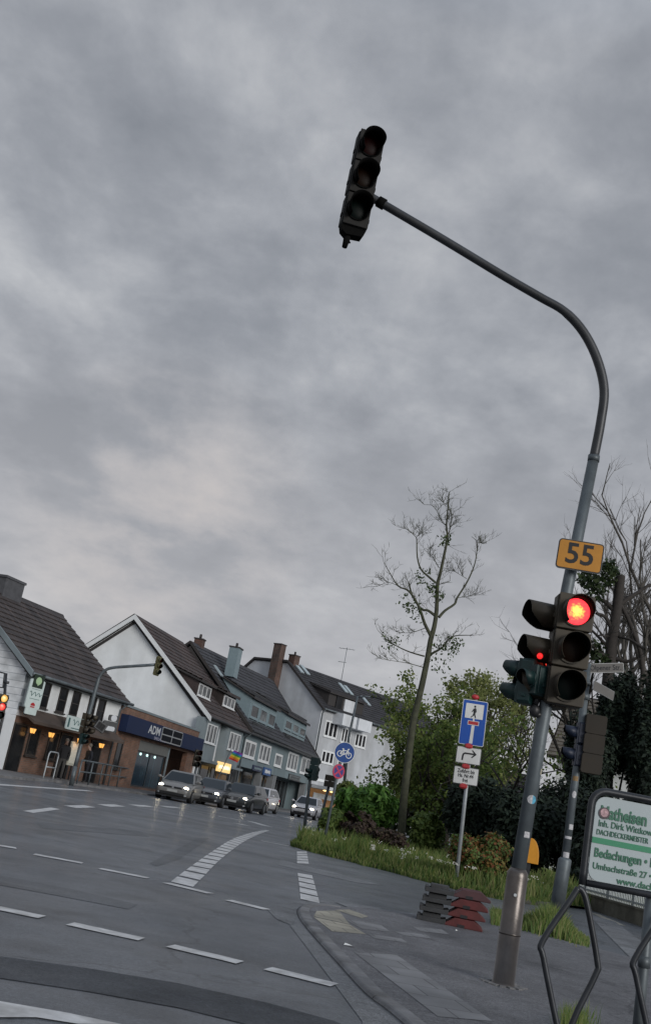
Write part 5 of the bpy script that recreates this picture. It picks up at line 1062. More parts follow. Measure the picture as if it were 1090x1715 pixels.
# railing and hooped barrier at the pub
ra, rb = G(128, 1313.5, .1), G(232, 1321, .1); ra = Vector((ra.x, ra.y, .1)); rd_ = (rb - ra); rL = rd_.length; t = thing('pavement_railing', 'grey two-rail pedestrian railing before the pub and the brick shop', 'railing', ra, math.atan2(rd_.y, rd_.x))
b = MB(); b.tube([(0, 0, 1.0), (rL, 0, 1.0)], .035, 8); b.tube([(0, 0, .52), (rL, 0, .52)], .03, 8); b.build('rail', m_galv, t)
k = 0
while k <= rL + .01: b = MB(); b.tube([(k, 0, 0), (k, 0, 1.0)], .035, 8); b.build('post', m_galv, t); k += rL / 7
ha = G(72, 1304.5, .1); t = thing('hooped_barrier', 'white hooped tube barrier on the pavement in front of the pub windows', 'barrier', ha, PUB.rot + rad(6))
b = MB(); b.tube(smooth_line([(0, 0, 0), (0, 0, .55), (0, 0, .95), (.06, 0, 1.06), (.16, 0, 1.1), (.75, 0, 1.1), (.85, 0, 1.06), (.91, 0, .95), (.91, 0, .55), (.91, 0, 0)], 3), .028, 8); b.tube([(0, 0, .48), (.91, 0, .48)], .026, 8); b.build('tube_hoop', m_galv2, t)
# ------------------------------------------------------------------ cars
m_tyre = mat('tyre', (.012, .012, .013), .8, var=.2); m_rim = mat('rim', (.28, .29, .30), .35, .8, var=.1); m_cgl = mat('car_glass', (.010, .014, .016), .06, var=.1, spec=.5); m_trim = mat('car_trim', (.014, .014, .015), .5, var=.2)
m_hl = mat('headlight_on', (.8, .8, .75), .3, var=0, emit=(1.0, .86, .62), estr=30.0); m_hl2 = mat('headlight_glass', (.45, .47, .48), .12, var=.1); m_np = mat('number_plate', (.42, .43, .42), .5, var=.05); m_chr = mat('chrome', (.5, .51, .52), .2, 1.0, var=.05)
def paint(n, c): return mat('paint_' + n, c, .32, .1, var=.06, scale=3, coat=.4)
def car(name, label, cat, loc, rz, pm, L=4.3, W=1.8, H=1.47, kind='hatch', lights=(1, 1), grille='bar', roofm=None):
    t = thing(name, label, cat, loc, rz); y0 = -L / 2; hw = W / 2; belt = H * .63; hood = H * .60
    # (y, bottom, shoulder, centre height, half width factor)
    st = [(0, .34, .52, .56, .74), (.015, .24, .62, .66, .86), (.05, .20, .68, .72, .94), (.12, .19, hood - .08, hood - .03, .985), (.24, .19, hood - .01, hood + .05, 1), (.30, .19, belt, belt + .06, 1), (.5, .19, belt + .01, belt + .05, 1), (.75, .19, belt + .02, belt + .06, 1), (.90, .21, belt + .03, belt + .06, .98), (.97, .25, belt - .0, belt + .03, .93), (.995, .36, belt - .08, belt - .04, .86), (1, .45, belt - .2, belt - .18, .80)]
    rows = []
    for (u, zb, zs, zc_, wf) in st:
        y = y0 + u * L; w = hw * wf; rows.append([(0, y, zb), (w * .86, y, zb), (w * .97, y, zb + .08), (w, y, zb + .22 if zb < .3 else (zb + zs) / 2), (w, y, (zb + zs) / 2 + .06), (w * .965, y, zs - .05), (w * .88, y, zs + .005), (w * .5, y, (zs + 2 * zc_) / 3), (0, y, zc_)])
    b = MB(); vs = []; fs = []; n = 9
    for r_ in rows: vs += r_ + [(-p[0], p[1], p[2]) for p in r_[::-1][1:-1]]
    m_ = 16
    for i in range(len(rows) - 1):
        for k in range(m_): fs.append((i * m_ + k, i * m_ + (k + 1) % m_, (i + 1) * m_ + (k + 1) % m_, (i + 1) * m_ + k))
    fs.append(list(range(m_))[::-1]); fs.append([(len(rows) - 1) * m_ + k for k in range(m_)]); b.add(vs, fs, 0, True); body = b.build('body', pm, t); md = body.modifiers.new('sub', 'SUBSURF'); md.levels = 1; md.render_levels = 1
    # greenhouse
    if kind == 'sedan': ya, yb, yc, yd = .27, .44, .70, .88
    elif kind == 'wagon': ya, yb, yc, yd = .27, .43, .88, .985
    else: ya, yb, yc, yd = .26, .43, .84, .975
    base = [(-hw * .93, y0 + ya * L), (hw * .93, y0 + ya * L), (hw * .93, y0 + yd * L), (-hw * .93, y0 + yd * L)]; top = [(-hw * .70, y0 + yb * L), (hw * .70, y0 + yb * L), (hw * .72, y0 + yc * L), (-hw * .72, y0 + yc * L)]
    zb_, zt_ = belt - .02, H
    B = [Vector((x, y, zb_)) for x, y in base]; T = [Vector((x, y, zt_ - .06)) for x, y in top]; cr = [Vector((x * .86, y + (0.10 if i < 2 else -.10), zt_)) for i, (x, y) in enumerate(top)]
    b = MB(); b.add(B + T + cr, [(0, 1, 5, 4), (1, 2, 6, 5), (2, 3, 7, 6), (3, 0, 4, 7), (4, 5, 9, 8), (5, 6, 10, 9), (6, 7, 11, 10), (7, 4, 8, 11), (8, 9, 10, 11)]); b.build('cabin', roofm or pm, t, .03)
    def pan(a, b_, c_, d_, u0, u1, v0, v1, nm, par=t):
        def P(u, v): return a.lerp(b_, u).lerp(d_.lerp(c_, u), v)
        q = [P(u0, v0), P(u1, v0), P(u1, v1), P(u0, v1)]; nn_ = (q[1] - q[0]).cross(q[3] - q[0]).normalized(); 
        if nn_.dot((q[0] + q[2]) / 2 - Vector((0, 0, .9))) < 0: nn_ = -nn_
        k = MB(); q2 = [p + nn_ * .012 for p in q]; k.add(q2 + [p - nn_ * .005 for p in q], [(0, 1, 2, 3), (0, 4, 5, 1), (1, 5, 6, 2), (2, 6, 7, 3), (3, 7, 4, 0)]); return k.build(nm, m_cgl, par)
    pan(B[0], B[1], T[1], T[0], .05, .95, .06, .95, 'windscreen'); pan(B[2], B[3], T[3], T[2], .08, .92, .15, .9, 'rear_window')
    for (i, j) in ((1, 2), (3, 0)):
        a, c_ = (0.0, 1.0)
        if i == 1: pan(B[1], B[2], T[2], T[1], .07, .45, .12, .92, 'side_window'); pan(B[1], B[2], T[2], T[1], .48, .92, .12, .92, 'side_window')
        else: pan(B[3], B[0], T[0], T[3], .08, .52, .12, .92, 'side_window'); pan(B[3], B[0], T[0], T[3], .55, .93, .12, .92, 'side_window')
    for s in (-1, 1):
        for yy in (y0 + .20 * L, y0 + .81 * L):
            x0 = s * (hw - .20); x1 = s * (hw - .0); b = MB(); R = .325
            b.tube([(s * (hw - .22), yy, R), (s * (hw - .20), yy, R), (s * (hw + .0), yy, R), (s * (hw + .012), yy, R)], [R * .93, R, R, R * .93], 24); w_ = b.build('wheel', m_tyre, t)
            b = MB(); b.tube([(s * (hw + .010), yy, R), (s * (hw + .016), yy, R)], R * .66, 20)
            for k in range(5): a = 2 * math.pi * k / 5; b.cbox((s * (hw + .016), yy + .1 * math.cos(a), R + .1 * math.sin(a)), (.012, .2, .05), 0, (a, 0, 0))
            b.build('rim', m_rim, w_)
            b = MB(); P_ = [(yy + R * 1.16 * math.cos(rad(a)), max(.2, R + R * 1.16 * math.sin(rad(a)))) for a in range(-10, 191, 12)]; b.prism(P_, s * (hw - .02), s * (hw + .003), plane='yz'); b.build('wheel_arch', m_trim, t)
        b = MB(); b.tube([(s * hw * .9, y0 + .30 * L, belt + .08), (s * (hw + .06), y0 + .295 * L, belt + .12)], .03, 6); b.ball((s * (hw + .12), y0 + .295 * L, belt + .13), (.11, .06, .075)); b.build('mirror', pm, t)
        b = MB(); b.ball((s * hw * .70, y0 + .065 * L, .655), (.20, .12, .085)); hlp = b.build('headlight', m_hl2, t)
        if lights[0 if s < 0 else 1]:
            b = MB(); b.ball((s * hw * .70, y0 + .065 * L - .075, .655), (.125, .06, .085)); b.build('lamp', m_hl, hlp)
        b = MB(); b.ball((s * hw * .70, y0 + .018 * L, .32), (.1, .05, .05)); b.build('fog_lamp', m_hl2, t)
        b = MB(); b.box((s * hw * .75 - .16, L / 2 - .12, .75), (s * hw * .75 + .16, L / 2 - .02, .92)); b.build('tail_light', m_red, t, .02)
    b = MB(); yf = y0 - .005
    if grille == 'bar': b.box((-.48, yf + .03, .58), (.48, yf + .12, .68)); b.box((-.62, yf - .0, .26), (.62, yf + .1, .40))
    else: b.box((-.38, yf + .0, .50), (.38, yf + .12, .72)); b.box((-.62, yf, .26), (.62, yf + .1, .38))
    g = b.build('grille', m_trim, t, .02); b = MB()
    if grille == 'bar': b.tube([(0, yf + .03, .63), (0, yf + .012, .63)], .055, 16)
    else:
        b.tube([(0, yf - .002, .61), (0, yf - .018, .61)], .085, 16)
        for z_ in (.52, .58, .64, .70): b.box((-.39, yf - .006, z_), (.39, yf + .01, z_ + .02))
    b.build('badge', m_chr, g)
    b = MB(); b.box((-.26, yf - .015, .42), (.26, yf + .0, .53)); b.build('number_plate', m_np, t)
    b = MB(); b.box((-hw * .85, y0 + .03, .17), (hw * .85, y0 + .2, .24)); b.box((-hw * .97, y0 + .3 * L, .17), (hw * .97, y0 + .7 * L, .22)); b.build('sill', m_trim, t)
    return t
def hd(dx): return math.atan2(-dx, 1.0)   # nose towards the camera, tail drifting dx per metre
def put(px, Y, L): 
    c = V(px, 1330, Y); return c.x, Y
def carpos(px, Y, dx, L):
    c = V(px, 1330, Y); d = Vector((dx, 1, 0)).normalized(); return (c.x + d.x * L / 2, Y + d.y * L / 2, 0)
car('parked_hatchback' if False else 'hatchback_car', 'grey hatchback with both headlights on, nearest of the cars waiting at the stop line', 'car', carpos(287, 54.6, .11, 4.25), hd(.11), paint('grey', (.20, .196, .188)), 4.25, 1.80, 1.46, 'hatch')
car('sedan_car', 'dark blue-grey saloon waiting between the grey hatchback and the black estate', 'car', carpos(341, 57.6, .17, 4.5), hd(.17), paint('bluegrey', (.07, .076, .085)), 4.5, 1.80, 1.43, 'sedan')
car('estate_car', 'black estate car with a barred chrome grille, rightmost of the waiting cars', 'car', carpos(390, 58.6, .23, 4.7), hd(.23), paint('black', (.018, .022, .022)), 4.7, 1.84, 1.46, 'wagon', grille='slats')
car('white_car', 'white estate mostly hidden behind the black estate car', 'car', carpos(422, 68, .22, 4.6), hd(.22), paint('white', (.50, .50, .52)), 4.6, 1.8, 1.5, 'wagon')
car('white_car', 'white hatchback with headlights on, driving behind the tall grass at the end of the street', 'car', carpos(511, 76, .22, 4.0), hd(.22), paint('white', (.5, .5, .52)), 4.0, 1.75, 1.48, 'hatch')
# ------------------------------------------------------------------ people
def person(label, loc, rz, joints, edges, radii, coat, legs, hairc, head):
    t = thing('person', label, 'person', loc, rz)
    me = bpy.data.meshes.new('body'); me.from_pydata(joints, edges, []); o = bpy.data.objects.new('body', me); COL.objects.link(o); o.parent = t
    sk = o.modifiers.new('skin', 'SKIN'); 
    for i, v in enumerate(me.skin_vertices[0].data): v.radius = radii[i]; v.use_root = (i == 0)
    sb = o.modifiers.new('sub', 'SUBSURF'); sb.levels = 1; sb.render_levels = 1
    m = bpy.data.materials.new('person_clothes'); m.use_nodes = True; nt = m.node_tree; bs = nt.nodes['Principled BSDF']; tx = nt.nodes.new('ShaderNodeTexCoord'); sp = nt.nodes.new('ShaderNodeSeparateXYZ'); nt.links.new(tx.outputs['Object'], sp.inputs[0])
    r = nt.nodes.new('ShaderNodeValToRGB'); r.color_ramp.interpolation = 'CONSTANT'; mr_ = nt.nodes.new('ShaderNodeMapRange'); mr_.inputs[2].default_value = 2.0; nt.links.new(sp.outputs[2], mr_.inputs[0]); nt.links.new(mr_.outputs[0], r.inputs[0])
    el = r.color_ramp.elements
    while len(el) < 4: el.new(.5)
    for e, (p, c) in zip(el, ((0, (.03, .03, .03)), (.045, legs), (.45 if legs[0] < .1 else .42, coat), (.745, (.25, .165, .13)))): e.position = p; e.color = (*c, 1)
    nt.links.new(r.outputs[0], bs.inputs['Base Color']); bs.inputs['Roughness'].default_value = .85; me.materials.append(m)
    hx, hy, hz = head; b = MB(); b.ball((hx, hy + .015, hz + .03), (.088, .10, .105), 14, 10); b.build('hair', mat('hair_' + label[:8], hairc, .8, var=.2), t)
    return t
J = [(0, 0, .92), (0, -.01, 1.12), (0, -.03, 1.34), (0, -.04, 1.47), (0, -.06, 1.545), (0, -.085, 1.63), (0, -.08, 1.72),
     (.09, 0, .86), (.10, -.02, .48), (.10, .03, .09), (.10, -.12, .04), (-.09, 0, .86), (-.11, .06, .48), (-.11, .10, .09), (-.11, -.05, .04),
     (.19, -.03, 1.40), (.24, .0, 1.13), (.20, -.15, .92), (.19, -.20, .85), (-.19, -.03, 1.40), (-.25, .0, 1.13), (-.22, -.16, .95), (-.20, -.23, .90),
     (0.012, -.19, 1.62)]
Ed = [(0, 1), (1, 2), (2, 3), (3, 4), (4, 5), (5, 6), (0, 7), (7, 8), (8, 9), (9, 10), (0, 11), (11, 12), (12, 13), (13, 14), (2, 15), (15, 16), (16, 17), (17, 18), (2, 19), (19, 20), (20, 21), (21, 22), (5, 23)]
Ra = [(.17, .12), (.16, .12), (.19, .12), (.09, .08), (.055, .055), (.085, .10), (.07, .085), (.095, .10), (.065, .07), (.05, .05), (.045, .035), (.095, .10), (.065, .07), (.05, .05), (.045, .035), (.08, .08), (.055, .055), (.042, .042), (.04, .025), (.08, .08), (.055, .055), (.042, .042), (.04, .025), (.02, .02)]
g_ = G(139, 1311.5, .1); person('person in a long dark coat standing behind the railing in front of the pub', (g_.x, g_.y, .1), rad(-50), J, Ed, Ra, (.010, .012, .018), (.012, .013, .018), (.12, .10, .08), (0, -.08, 1.68))
g_ = G(97, 1305.5, .1); person('person in a dark jacket and pale trousers standing in the pub doorway', (g_.x, g_.y, .1), rad(20), J, Ed, Ra, (.012, .012, .014), (.05, .048, .046), (.02, .018, .016), (0, -.08, 1.68))
# ------------------------------------------------------------------ lawn and planting
lawn = [(0.88, 29.9), (1.05, 28.7), (1.5, 27.9), (3.08, 25.6), (4.1, 23.75), (5.2, 23.0), (6.6, 24.6), (7.6, 25.5), (14, 15), (40, 20), (40, 75), (9.5, 75), (6.5, 60), (3.4, 46), (2.1, 38), (1.25, 33)]
m_turf = mat('turf', (0.055, 0.075, 0.026), .95, var=.5, scale=1.5, bump=.6, bscale=18)
sheet('lawn', lawn, 0.055, m_turf)
lk = MB(); LP = smooth_line([Vector((2.1, 38, 0)), Vector((1.25, 33, 0)), Vector((.85, 29.9, 0)), Vector((1.02, 28.6, 0)), Vector((1.5, 27.8, 0)), Vector((3.08, 25.55, 0)), Vector((4.1, 23.7, 0)), Vector((5.2, 22.9, 0)), Vector((6.6, 24.5, 0))], 4)
lk.tube([p + Vector((0, 0, .02)) for p in LP], .07, 6); tag(lk.build('lawn_kerb', mat('kerb_mossy', (.06, .06, .05), .9, var=.4, scale=2)), kind='structure')
m_grass = leaf_mat('grass_blades', [(.045, .09, .02), (.08, .14, .03), (.125, .19, .044), (.19, .22, .065), (.24, .235, .10)], .6, .3)
RG = random.Random(4)
def inpoly(x, y, P):
    c = False; j = len(P) - 1
    for i in range(len(P)):
        if (P[i][1] > y) != (P[j][1] > y) and x < (P[j][0] - P[i][0]) * (y - P[i][1]) / (P[j][1] - P[i][1]) + P[i][0]: c = not c
        j = i
    return c
def blades(pts, hmin, hmax, wd_, rg):
    v = []; f = []
    for (x, y, z, k) in pts:
        h = rg.uniform(hmin, hmax) * k; a = rg.uniform(0, 6.28); lx, ly = math.cos(a) * h * rg.uniform(.1, .55), math.sin(a) * h * rg.uniform(.1, .55); w = wd_ * rg.uniform(.6, 1.3); px_, py_ = rg.uniform(-1, 1) * .3 + 1, rg.uniform(-.5, .5); n = len(v)
        v += [(x - w * px_, y - w * py_, z), (x + w * px_, y + w * py_, z), (x + lx * .45 + w * .6, y + ly * .45, z + h * .62), (x + lx * .45 - w * .6, y + ly * .45, z + h * .62), (x + lx, y + ly, z + h * .95)]
        f += [(n, n + 1, n + 2, n + 3), (n + 3, n + 2, n + 4)]
    return v, f
def rawmesh(name, v, f, mats, parent=None, mi=None):
    me = bpy.data.meshes.new(name); me.from_pydata(v, [], f)
    for q in (mats if isinstance(mats, (list, tuple)) else [mats]): me.materials.append(q)
    if mi: me.polygons.foreach_set('material_index', mi)
    me.update(); o = bpy.data.objects.new(name, me); COL.objects.link(o)
    if parent: o.parent = parent
    return o
pts = []
while len(pts) < 42000:
    x, y = RG.uniform(.8, 12), RG.uniform(22.9, 44)
    if y > 31 and RG.random() > .45: continue
    if not inpoly(x, y, lawn): continue
    nz = noise.noise(Vector((x * .6, y * .6, 0))); k = .65 + .8 * max(0, nz + .35)
    if y - (30.6 - 1.7 * x) < 1.0: k *= .75
    pts.append((x, y, .05, k))
for k in range(9000):
    i = RG.randint(4, len(LP) - 2); p = LP[i].lerp(LP[i + 1], RG.random()); n_ = noise.noise(Vector((p.x * 2.2, p.y * 2.2, 5))); q = RG.random() ** 2 * (.10 + .28 * max(0, n_ + .2)); pts.append((p.x - q * .5, p.y - q, .0 if q > .05 else .03, .16 + .25 * RG.random()))
v, f = blades(pts, .16, .50, .013, RG); tag(rawmesh('tall_grass', v, f, m_grass), kind='stuff')
pts = []
for k in range(5200):
    t = RG.random(); px = 822 + 163 * t; py = 1549 + 40 * t + RG.gauss(0, 4); p = G(px, py - 6 - 6 * math.sin(t * 3.14)); kk = (.25 + 1.0 * math.exp(-((t - .60) / .20) ** 2) + (.3 if t < .12 else 0)); pts.append((p.x, p.y, .0, kk))
v, f = blades(pts, .14, .36, .008, RG); tag(rawmesh('grass_tuft', v, f, m_grass), kind='stuff')
pts = []
for k in range(500):
    p = G(962 + RG.gauss(0, 13), 1722 + RG.gauss(0, 9), PZ); pts.append((p.x, p.y, PZ, 1))
v, f = blades(pts, .05, .17, .0025, RG); tag(rawmesh('grass_tuft', v, f, m_grass), kind='stuff')
# weeds in the kerb joint and white wild flowers
v = []; f = []
for k in range(75):
    while True:
        x, y = RG.uniform(.9, 7), RG.uniform(23.2, 34)
        if inpoly(x, y, lawn) and noise.noise(Vector((x * .5 + 9, y * .5, 3))) > -.05: break
    z = RG.uniform(.28, .52); n0 = RG.randint(6, 16)
    for j in range(n0):
        a = RG.uniform(0, 6.28); r = RG.uniform(0, .085); cx_, cy_, cz_ = x + r * math.cos(a), y + r * math.sin(a), z + RG.uniform(-.03, .03); s = RG.uniform(.005, .011); n = len(v)
        v += [(cx_ - s, cy_, cz_ - s * .5), (cx_ + s, cy_ - s * .4, cz_ - s), (cx_ + s, cy_ + s * .3, cz_ + s), (cx_ - s, cy_, cz_ + s)]; f.append((n, n + 1, n + 2, n + 3))
tag(rawmesh('white_wildflowers', v, f, mat('petal_white', (.6, .6, .55), .7, var=.05)), kind='stuff')
# ------------------------------------------------------------------ crowns and bushes
def leaf_cloud(rg, c, r, n, size, gap=.0, gs=.8, shell=.55, droop=0.0, elong=1.6, seed=0.0, out=None):
    v, f = out if out else ([], []); cx_, cy_, cz_ = c; rx, ry, rz = r if isinstance(r, (tuple, list)) else (r, r, r); made = 0; tries = 0
    while made < n and tries < n * 12:
        tries += 1; a = rg.gauss(0, 1); b = rg.gauss(0, 1); d = rg.gauss(0, 1); l = math.sqrt(a * a + b * b + d * d) or 1; q = (shell + (1 - shell) * rg.random()) if rg.random() < .75 else rg.random() ** .5
        ux, uy, uz = a / l, b / l, d / l; wob = 1 + .30 * noise.noise(Vector((ux * 1.9 + seed, uy * 1.9, uz * 1.9 + seed))) + .16 * noise.noise(Vector((ux * 4.5 + seed, uy * 4.5, uz * 4.5)))
        x, y, z = cx_ + ux * rx * q * wob, cy_ + uy * ry * q * wob, cz_ + uz * rz * q * wob
        if gap > 0 and noise.noise(Vector((x * gs + seed, y * gs, z * gs + seed * 2))) < gap - .35: continue
        s = size * rg.uniform(.55, 1.3); nv = Vector((ux * .8 + rg.gauss(0, .42), uy * .8 + rg.gauss(0, .42), uz * .55 + .5 + rg.gauss(0, .42))); t = nv.cross(Vector((rg.gauss(0, 1), rg.gauss(0, 1), rg.gauss(0, 1)))); t.z -= droop * t.length; t.normalize(); w = nv.cross(t).normalized() * s * .5; t = t * s * elong * .5; n0 = len(v); p = Vector((x, y, z))
        v += [tuple(p - t), tuple(p + w), tuple(p + t), tuple(p - w)]; f.append((n0, n0 + 1, n0 + 2, n0 + 3)); made += 1
    return v, f
m_bark = mat('bark', (.058, .050, .043), .9, var=.35, scale=8, bump=.6, bscale=30); m_bark2 = mat('bark_dark', (.035, .030, .027), .9, var=.35, scale=8, bump=.5, bscale=30); m_barkg = mat('bark_grey', (.085, .078, .070), .9, var=.35, scale=6, bump=.5, bscale=24)
L_iv2 = leaf_mat('leaves_tuft', [(.02, .04, .014), (.05, .085, .022), (.08, .12, .03)], .6, .2); m_barkm = mat('bark_mossy', (.055, .058, .036), .9, var=.4, scale=6, bump=.6, bscale=30); L_mid = leaf_mat('leaves_mid', [(.065, .10, .026), (.125, .18, .044), (.20, .255, .068), (.28, .30, .11)], .6, .45); L_lt = leaf_mat('leaves_light', [(.15, .18, .06), (.23, .265, .09), (.32, .34, .14)], .6, .5); L_dk = leaf_mat('leaves_conifer', [(.007, .013, .010), (.014, .025, .017), (.027, .042, .026)], .75, .08)
L_br = leaf_mat('leaves_bright', [(.045, .12, .022), (.09, .20, .036), (.14, .27, .055)], .55, .3); L_pu = leaf_mat('leaves_brown', [(.030, .020, .018), (.048, .030, .024), (.05, .045, .022)], .7, .1); L_rd = leaf_mat('leaves_rust', [(.05, .095, .02), (.075, .13, .03), (.10, .155, .036), (.16, .14, .04), (.20, .10, .03), (.20, .07, .03)], .6, .2); L_gn = leaf_mat('leaves_green', [(.06, .10, .026), (.115, .175, .044), (.19, .25, .065)], .6, .42); L_iv = leaf_mat('leaves_dark', [(.016, .030, .012), (.03, .05, .018), (.05, .07, .026)], .55, .15)
def px_r(px, Y): return px * Y / FPX
def bush(name, label, px, py, Y, rxp, ryp, n, size, lm, seed, gap=.12, stem=True, cat='bush', elong=1.6, group=None, droop=0, lobes=5, depth=1.0, gs=.9):
    rg = random.Random(seed); c = V(px, py, Y); rx, rz = px_r(rxp, Y), px_r(ryp, Y); t = thing(name, label, cat, (c.x, Y, .05), 0, group); o = Vector((c.x, Y, .05)); cc = c - o; out = ([], [])
    leaf_cloud(rg, cc, (rx * .82, rx * .75 * depth, rz * .85), int(n * .5), size, gap, gs, .5, droop, elong, seed * 1.3, out)
    for k in range(lobes):
        a = rg.uniform(0, 6.28); e = rg.uniform(-.5, .9); q = Vector((math.cos(a) * rx * .55, math.sin(a) * rx * .5 * depth, e * rz * .55)); s = rg.uniform(.38, .6); leaf_cloud(rg, cc + q, (rx * s, rx * s, rz * s), int(n * .5 / lobes), size, gap, gs, .5, droop, elong, seed + k, out)
    rawmesh('foliage', out[0], out[1], lm, t)
    if stem:
        b = MB()
        for k in range(4): a = rg.uniform(0, 6.28); b.tube([(.08 * math.cos(a), .08 * math.sin(a), -.1), (cc.x * .5 + rx * .2 * math.cos(a), rx * .2 * math.sin(a), max(.15, cc.z * .6)), (cc.x + rx * .5 * math.cos(a), rx * .5 * math.sin(a), cc.z + rz * .2)], [.05, .035, .012], 6)
        b.build('stem', m_bark2, t)
    return t
def twig(mb, rg, p, d, ln, r, depth, tips, spread=.7, up=.12, seg=3, kids=(2, 3), keep=None):
    pts = [p.copy()]; q = p.copy(); dd = d.copy()
    for i in range(seg):
        dd = (dd + Vector((rg.gauss(0, .085), rg.gauss(0, .085), rg.gauss(0, .06) + up))).normalized(); q = q + dd * ln / seg; pts.append(q.copy())
    mb.tube(pts, [r * (1 - .55 * i / seg) for i in range(seg + 1)], 5 if r > .03 else (4 if r > .012 else 3), caps=False)
    tips.append((q.copy(), depth))
    if depth <= 0: return
    for k in range(rg.randint(*kids)):
        i = rg.randint(1, seg); a = pts[i]; ax = Vector((rg.gauss(0, 1), rg.gauss(0, 1), rg.gauss(0, .6))).normalized(); nd = (dd * .75 + ax * spread).normalized(); twig(mb, rg, a, nd, ln * rg.uniform(.5, .78), max(.0055, r * .55), depth - 1, tips, spread, up, seg, kids)
    return
def limb_tree(name, label, Y, limbs, trunk, seed, bark, twigs=2, tw_len=.9, tw_r=.014, per=3, lm=None, leaves=0, lsize=.1, off=(0, 0), dj=.6, tdepth=2, up=.12, group=None, leafy=None, cat='tree'):
    """tree from its drawn trunk and limbs: (pixels, r0, r1); each limb gets its own depth"""
    rg = random.Random(seed); b0 = V(*trunk[0][0][0], Y); t = thing(name, label, cat, (b0.x, Y, .05)); 
    if group: t['group'] = group
    o = Vector((b0.x, Y, .05)); mb = MB(); tips = []; spots = []
    def poly(px, r0, r1, dy, dy1):
        n = len(px); P = [V(x, y, Y + dy + (dy1 - dy) * (i / max(1, n - 1))) - o for i, (x, y) in enumerate(px)]; P = smooth_line(P, 3); mb.tube(P, [r0 + (r1 - r0) * i / (len(P) - 1) for i in range(len(P))], 8 if r0 > .05 else 6, caps=False); return P
    tp = [];
    for (px, r0, r1) in trunk: tp.append(poly(px, r0, r1, 0, 0))
    mb.tube([tp[0][0] - Vector((0, 0, 1.2)), tp[0][0]], [trunk[0][1] * 1.25, trunk[0][1]], 10, caps=False)
    o1 = mb.build('trunk', bark, t); mb = MB()
    for (px, r0, r1) in limbs:
        d = rg.uniform(-dj, dj) * 1.6; P = poly(px, r0, r1, 0, d); spots.append((P, r0))
        for k in range(per * 2):
            i = rg.randint(max(1, len(P) // 4), len(P) - 1); dd = (P[i] - P[i - 1]).normalized(); ax = Vector((rg.gauss(0, 1), rg.gauss(0, 1), rg.gauss(.5, .5))); twig(mb, rg, P[i], (dd * .7 + ax * .55).normalized(), tw_len * rg.uniform(.5, 1.2), tw_r, tdepth, tips, up=up)
    for P in tp:
        for k in range(per * twigs):
            i = rg.randint(len(P) // 2, len(P) - 1); ax = Vector((rg.gauss(0, 1), rg.gauss(0, 1), rg.gauss(.3, .5))).normalized(); twig(mb, rg, P[i], ax, tw_len * rg.uniform(.5, 1.1), tw_r, tdepth, tips, up=up)
    mb.build('branches', bark, t)
    if lm and leaves:
        out = ([], []); sel = [p for p, d in tips]
        for k in range(leaves):
            p = rg.choice(sel) if leafy is None else None
            if leafy is not None:
                (lx, ly, lr) = rg.choice(leafy); a = rg.uniform(0, 6.28); q = lr * rg.random() ** .5; p = V(lx + q * math.cos(a), ly + q * math.sin(a), Y + rg.uniform(-.7, .7)) - o
            for j in range(rg.randint(1, 4)): leaf_cloud(rg, p + Vector((rg.gauss(0, .06), rg.gauss(0, .06), rg.gauss(0, .06))), .05, 1, lsize, out=out)
        rawmesh('leaves', out[0], out[1], lm, t)
    return t
Z6 = lambda pts: [(620 + x / 4.955, 820 + y / 4.955) for x, y in pts]
limbs = [(Z6(p), a * .85, b_ * .9) for p, a, b_ in (
    ([(545, 775), (480, 720), (420, 660), (390, 560), (385, 420), (375, 390), (310, 330)], .05, .008), ([(380, 405), (410, 350)], .012, .006), ([(540, 1050), (480, 1005), (420, 990), (350, 880), (320, 780)], .06, .03),
    ([(500, 1210), (450, 1110), (410, 990), (350, 880), (300, 830), (230, 800), (160, 690), (110, 600)], .075, .008), ([(230, 800), (150, 770), (65, 800)], .015, .006),
    ([(570, 1060), (620, 1005), (700, 950), (720, 900), (790, 790), (840, 690), (875, 580), (885, 440), (840, 390)], .06, .008), ([(885, 440), (925, 445)], .01, .005), ([(800, 740), (700, 680)], .012, .006), ([(710, 900), (865, 880)], .014, .006),
    ([(505, 1365), (600, 1310), (680, 1220), (840, 1210)], .05, .012), ([(450, 1385), (330, 1350), (220, 1300), (130, 1240), (60, 1165)], .035, .008), ([(455, 1150), (330, 1190), (210, 1180)], .016, .006), ([(450, 1480), (300, 1440), (100, 1410)], .02, .006),
    ([(632, 300), (590, 260), (530, 140), (450, 125)], .022, .006), ([(650, 370), (670, 280), (690, 190)], .02, .007), ([(640, 130), (590, 95)], .01, .005), ([(570, 650), (530, 580), (500, 540), (500, 470)], .018, .006))]
limb_tree('bare_tree', 'tall slender almost leafless tree rising from the island above the signs', 36.0, limbs,
    [([(672, 1392), (676, 1340), (684, 1270), (692, 1210), (706, 1150), (716, 1102), (721, 1072), (727, 1050), (731, 1022), (732.4, 981), (737, 961), (743, 933), (749, 901), (747.5, 880), (750, 850), (752, 824)], .135, .015)], 11, m_barkm, 6, .42, .008, 6, L_iv2, 330, .065, tdepth=2, up=.10,
    leafy=[(685, 1005, 18), (690, 1020, 14), (740, 1095, 22), (755, 1085, 14), (735, 1000, 10), (707, 965, 14), (655, 1075, 16), (745, 1080, 18), (700, 1035, 12), (745, 905, 8), (724, 985, 8), (735, 1112, 20), (765, 1075, 10)])
Z7 = lambda pts: [(940 + x / 4.9, 850 + y / 4.9) for x, y in pts]
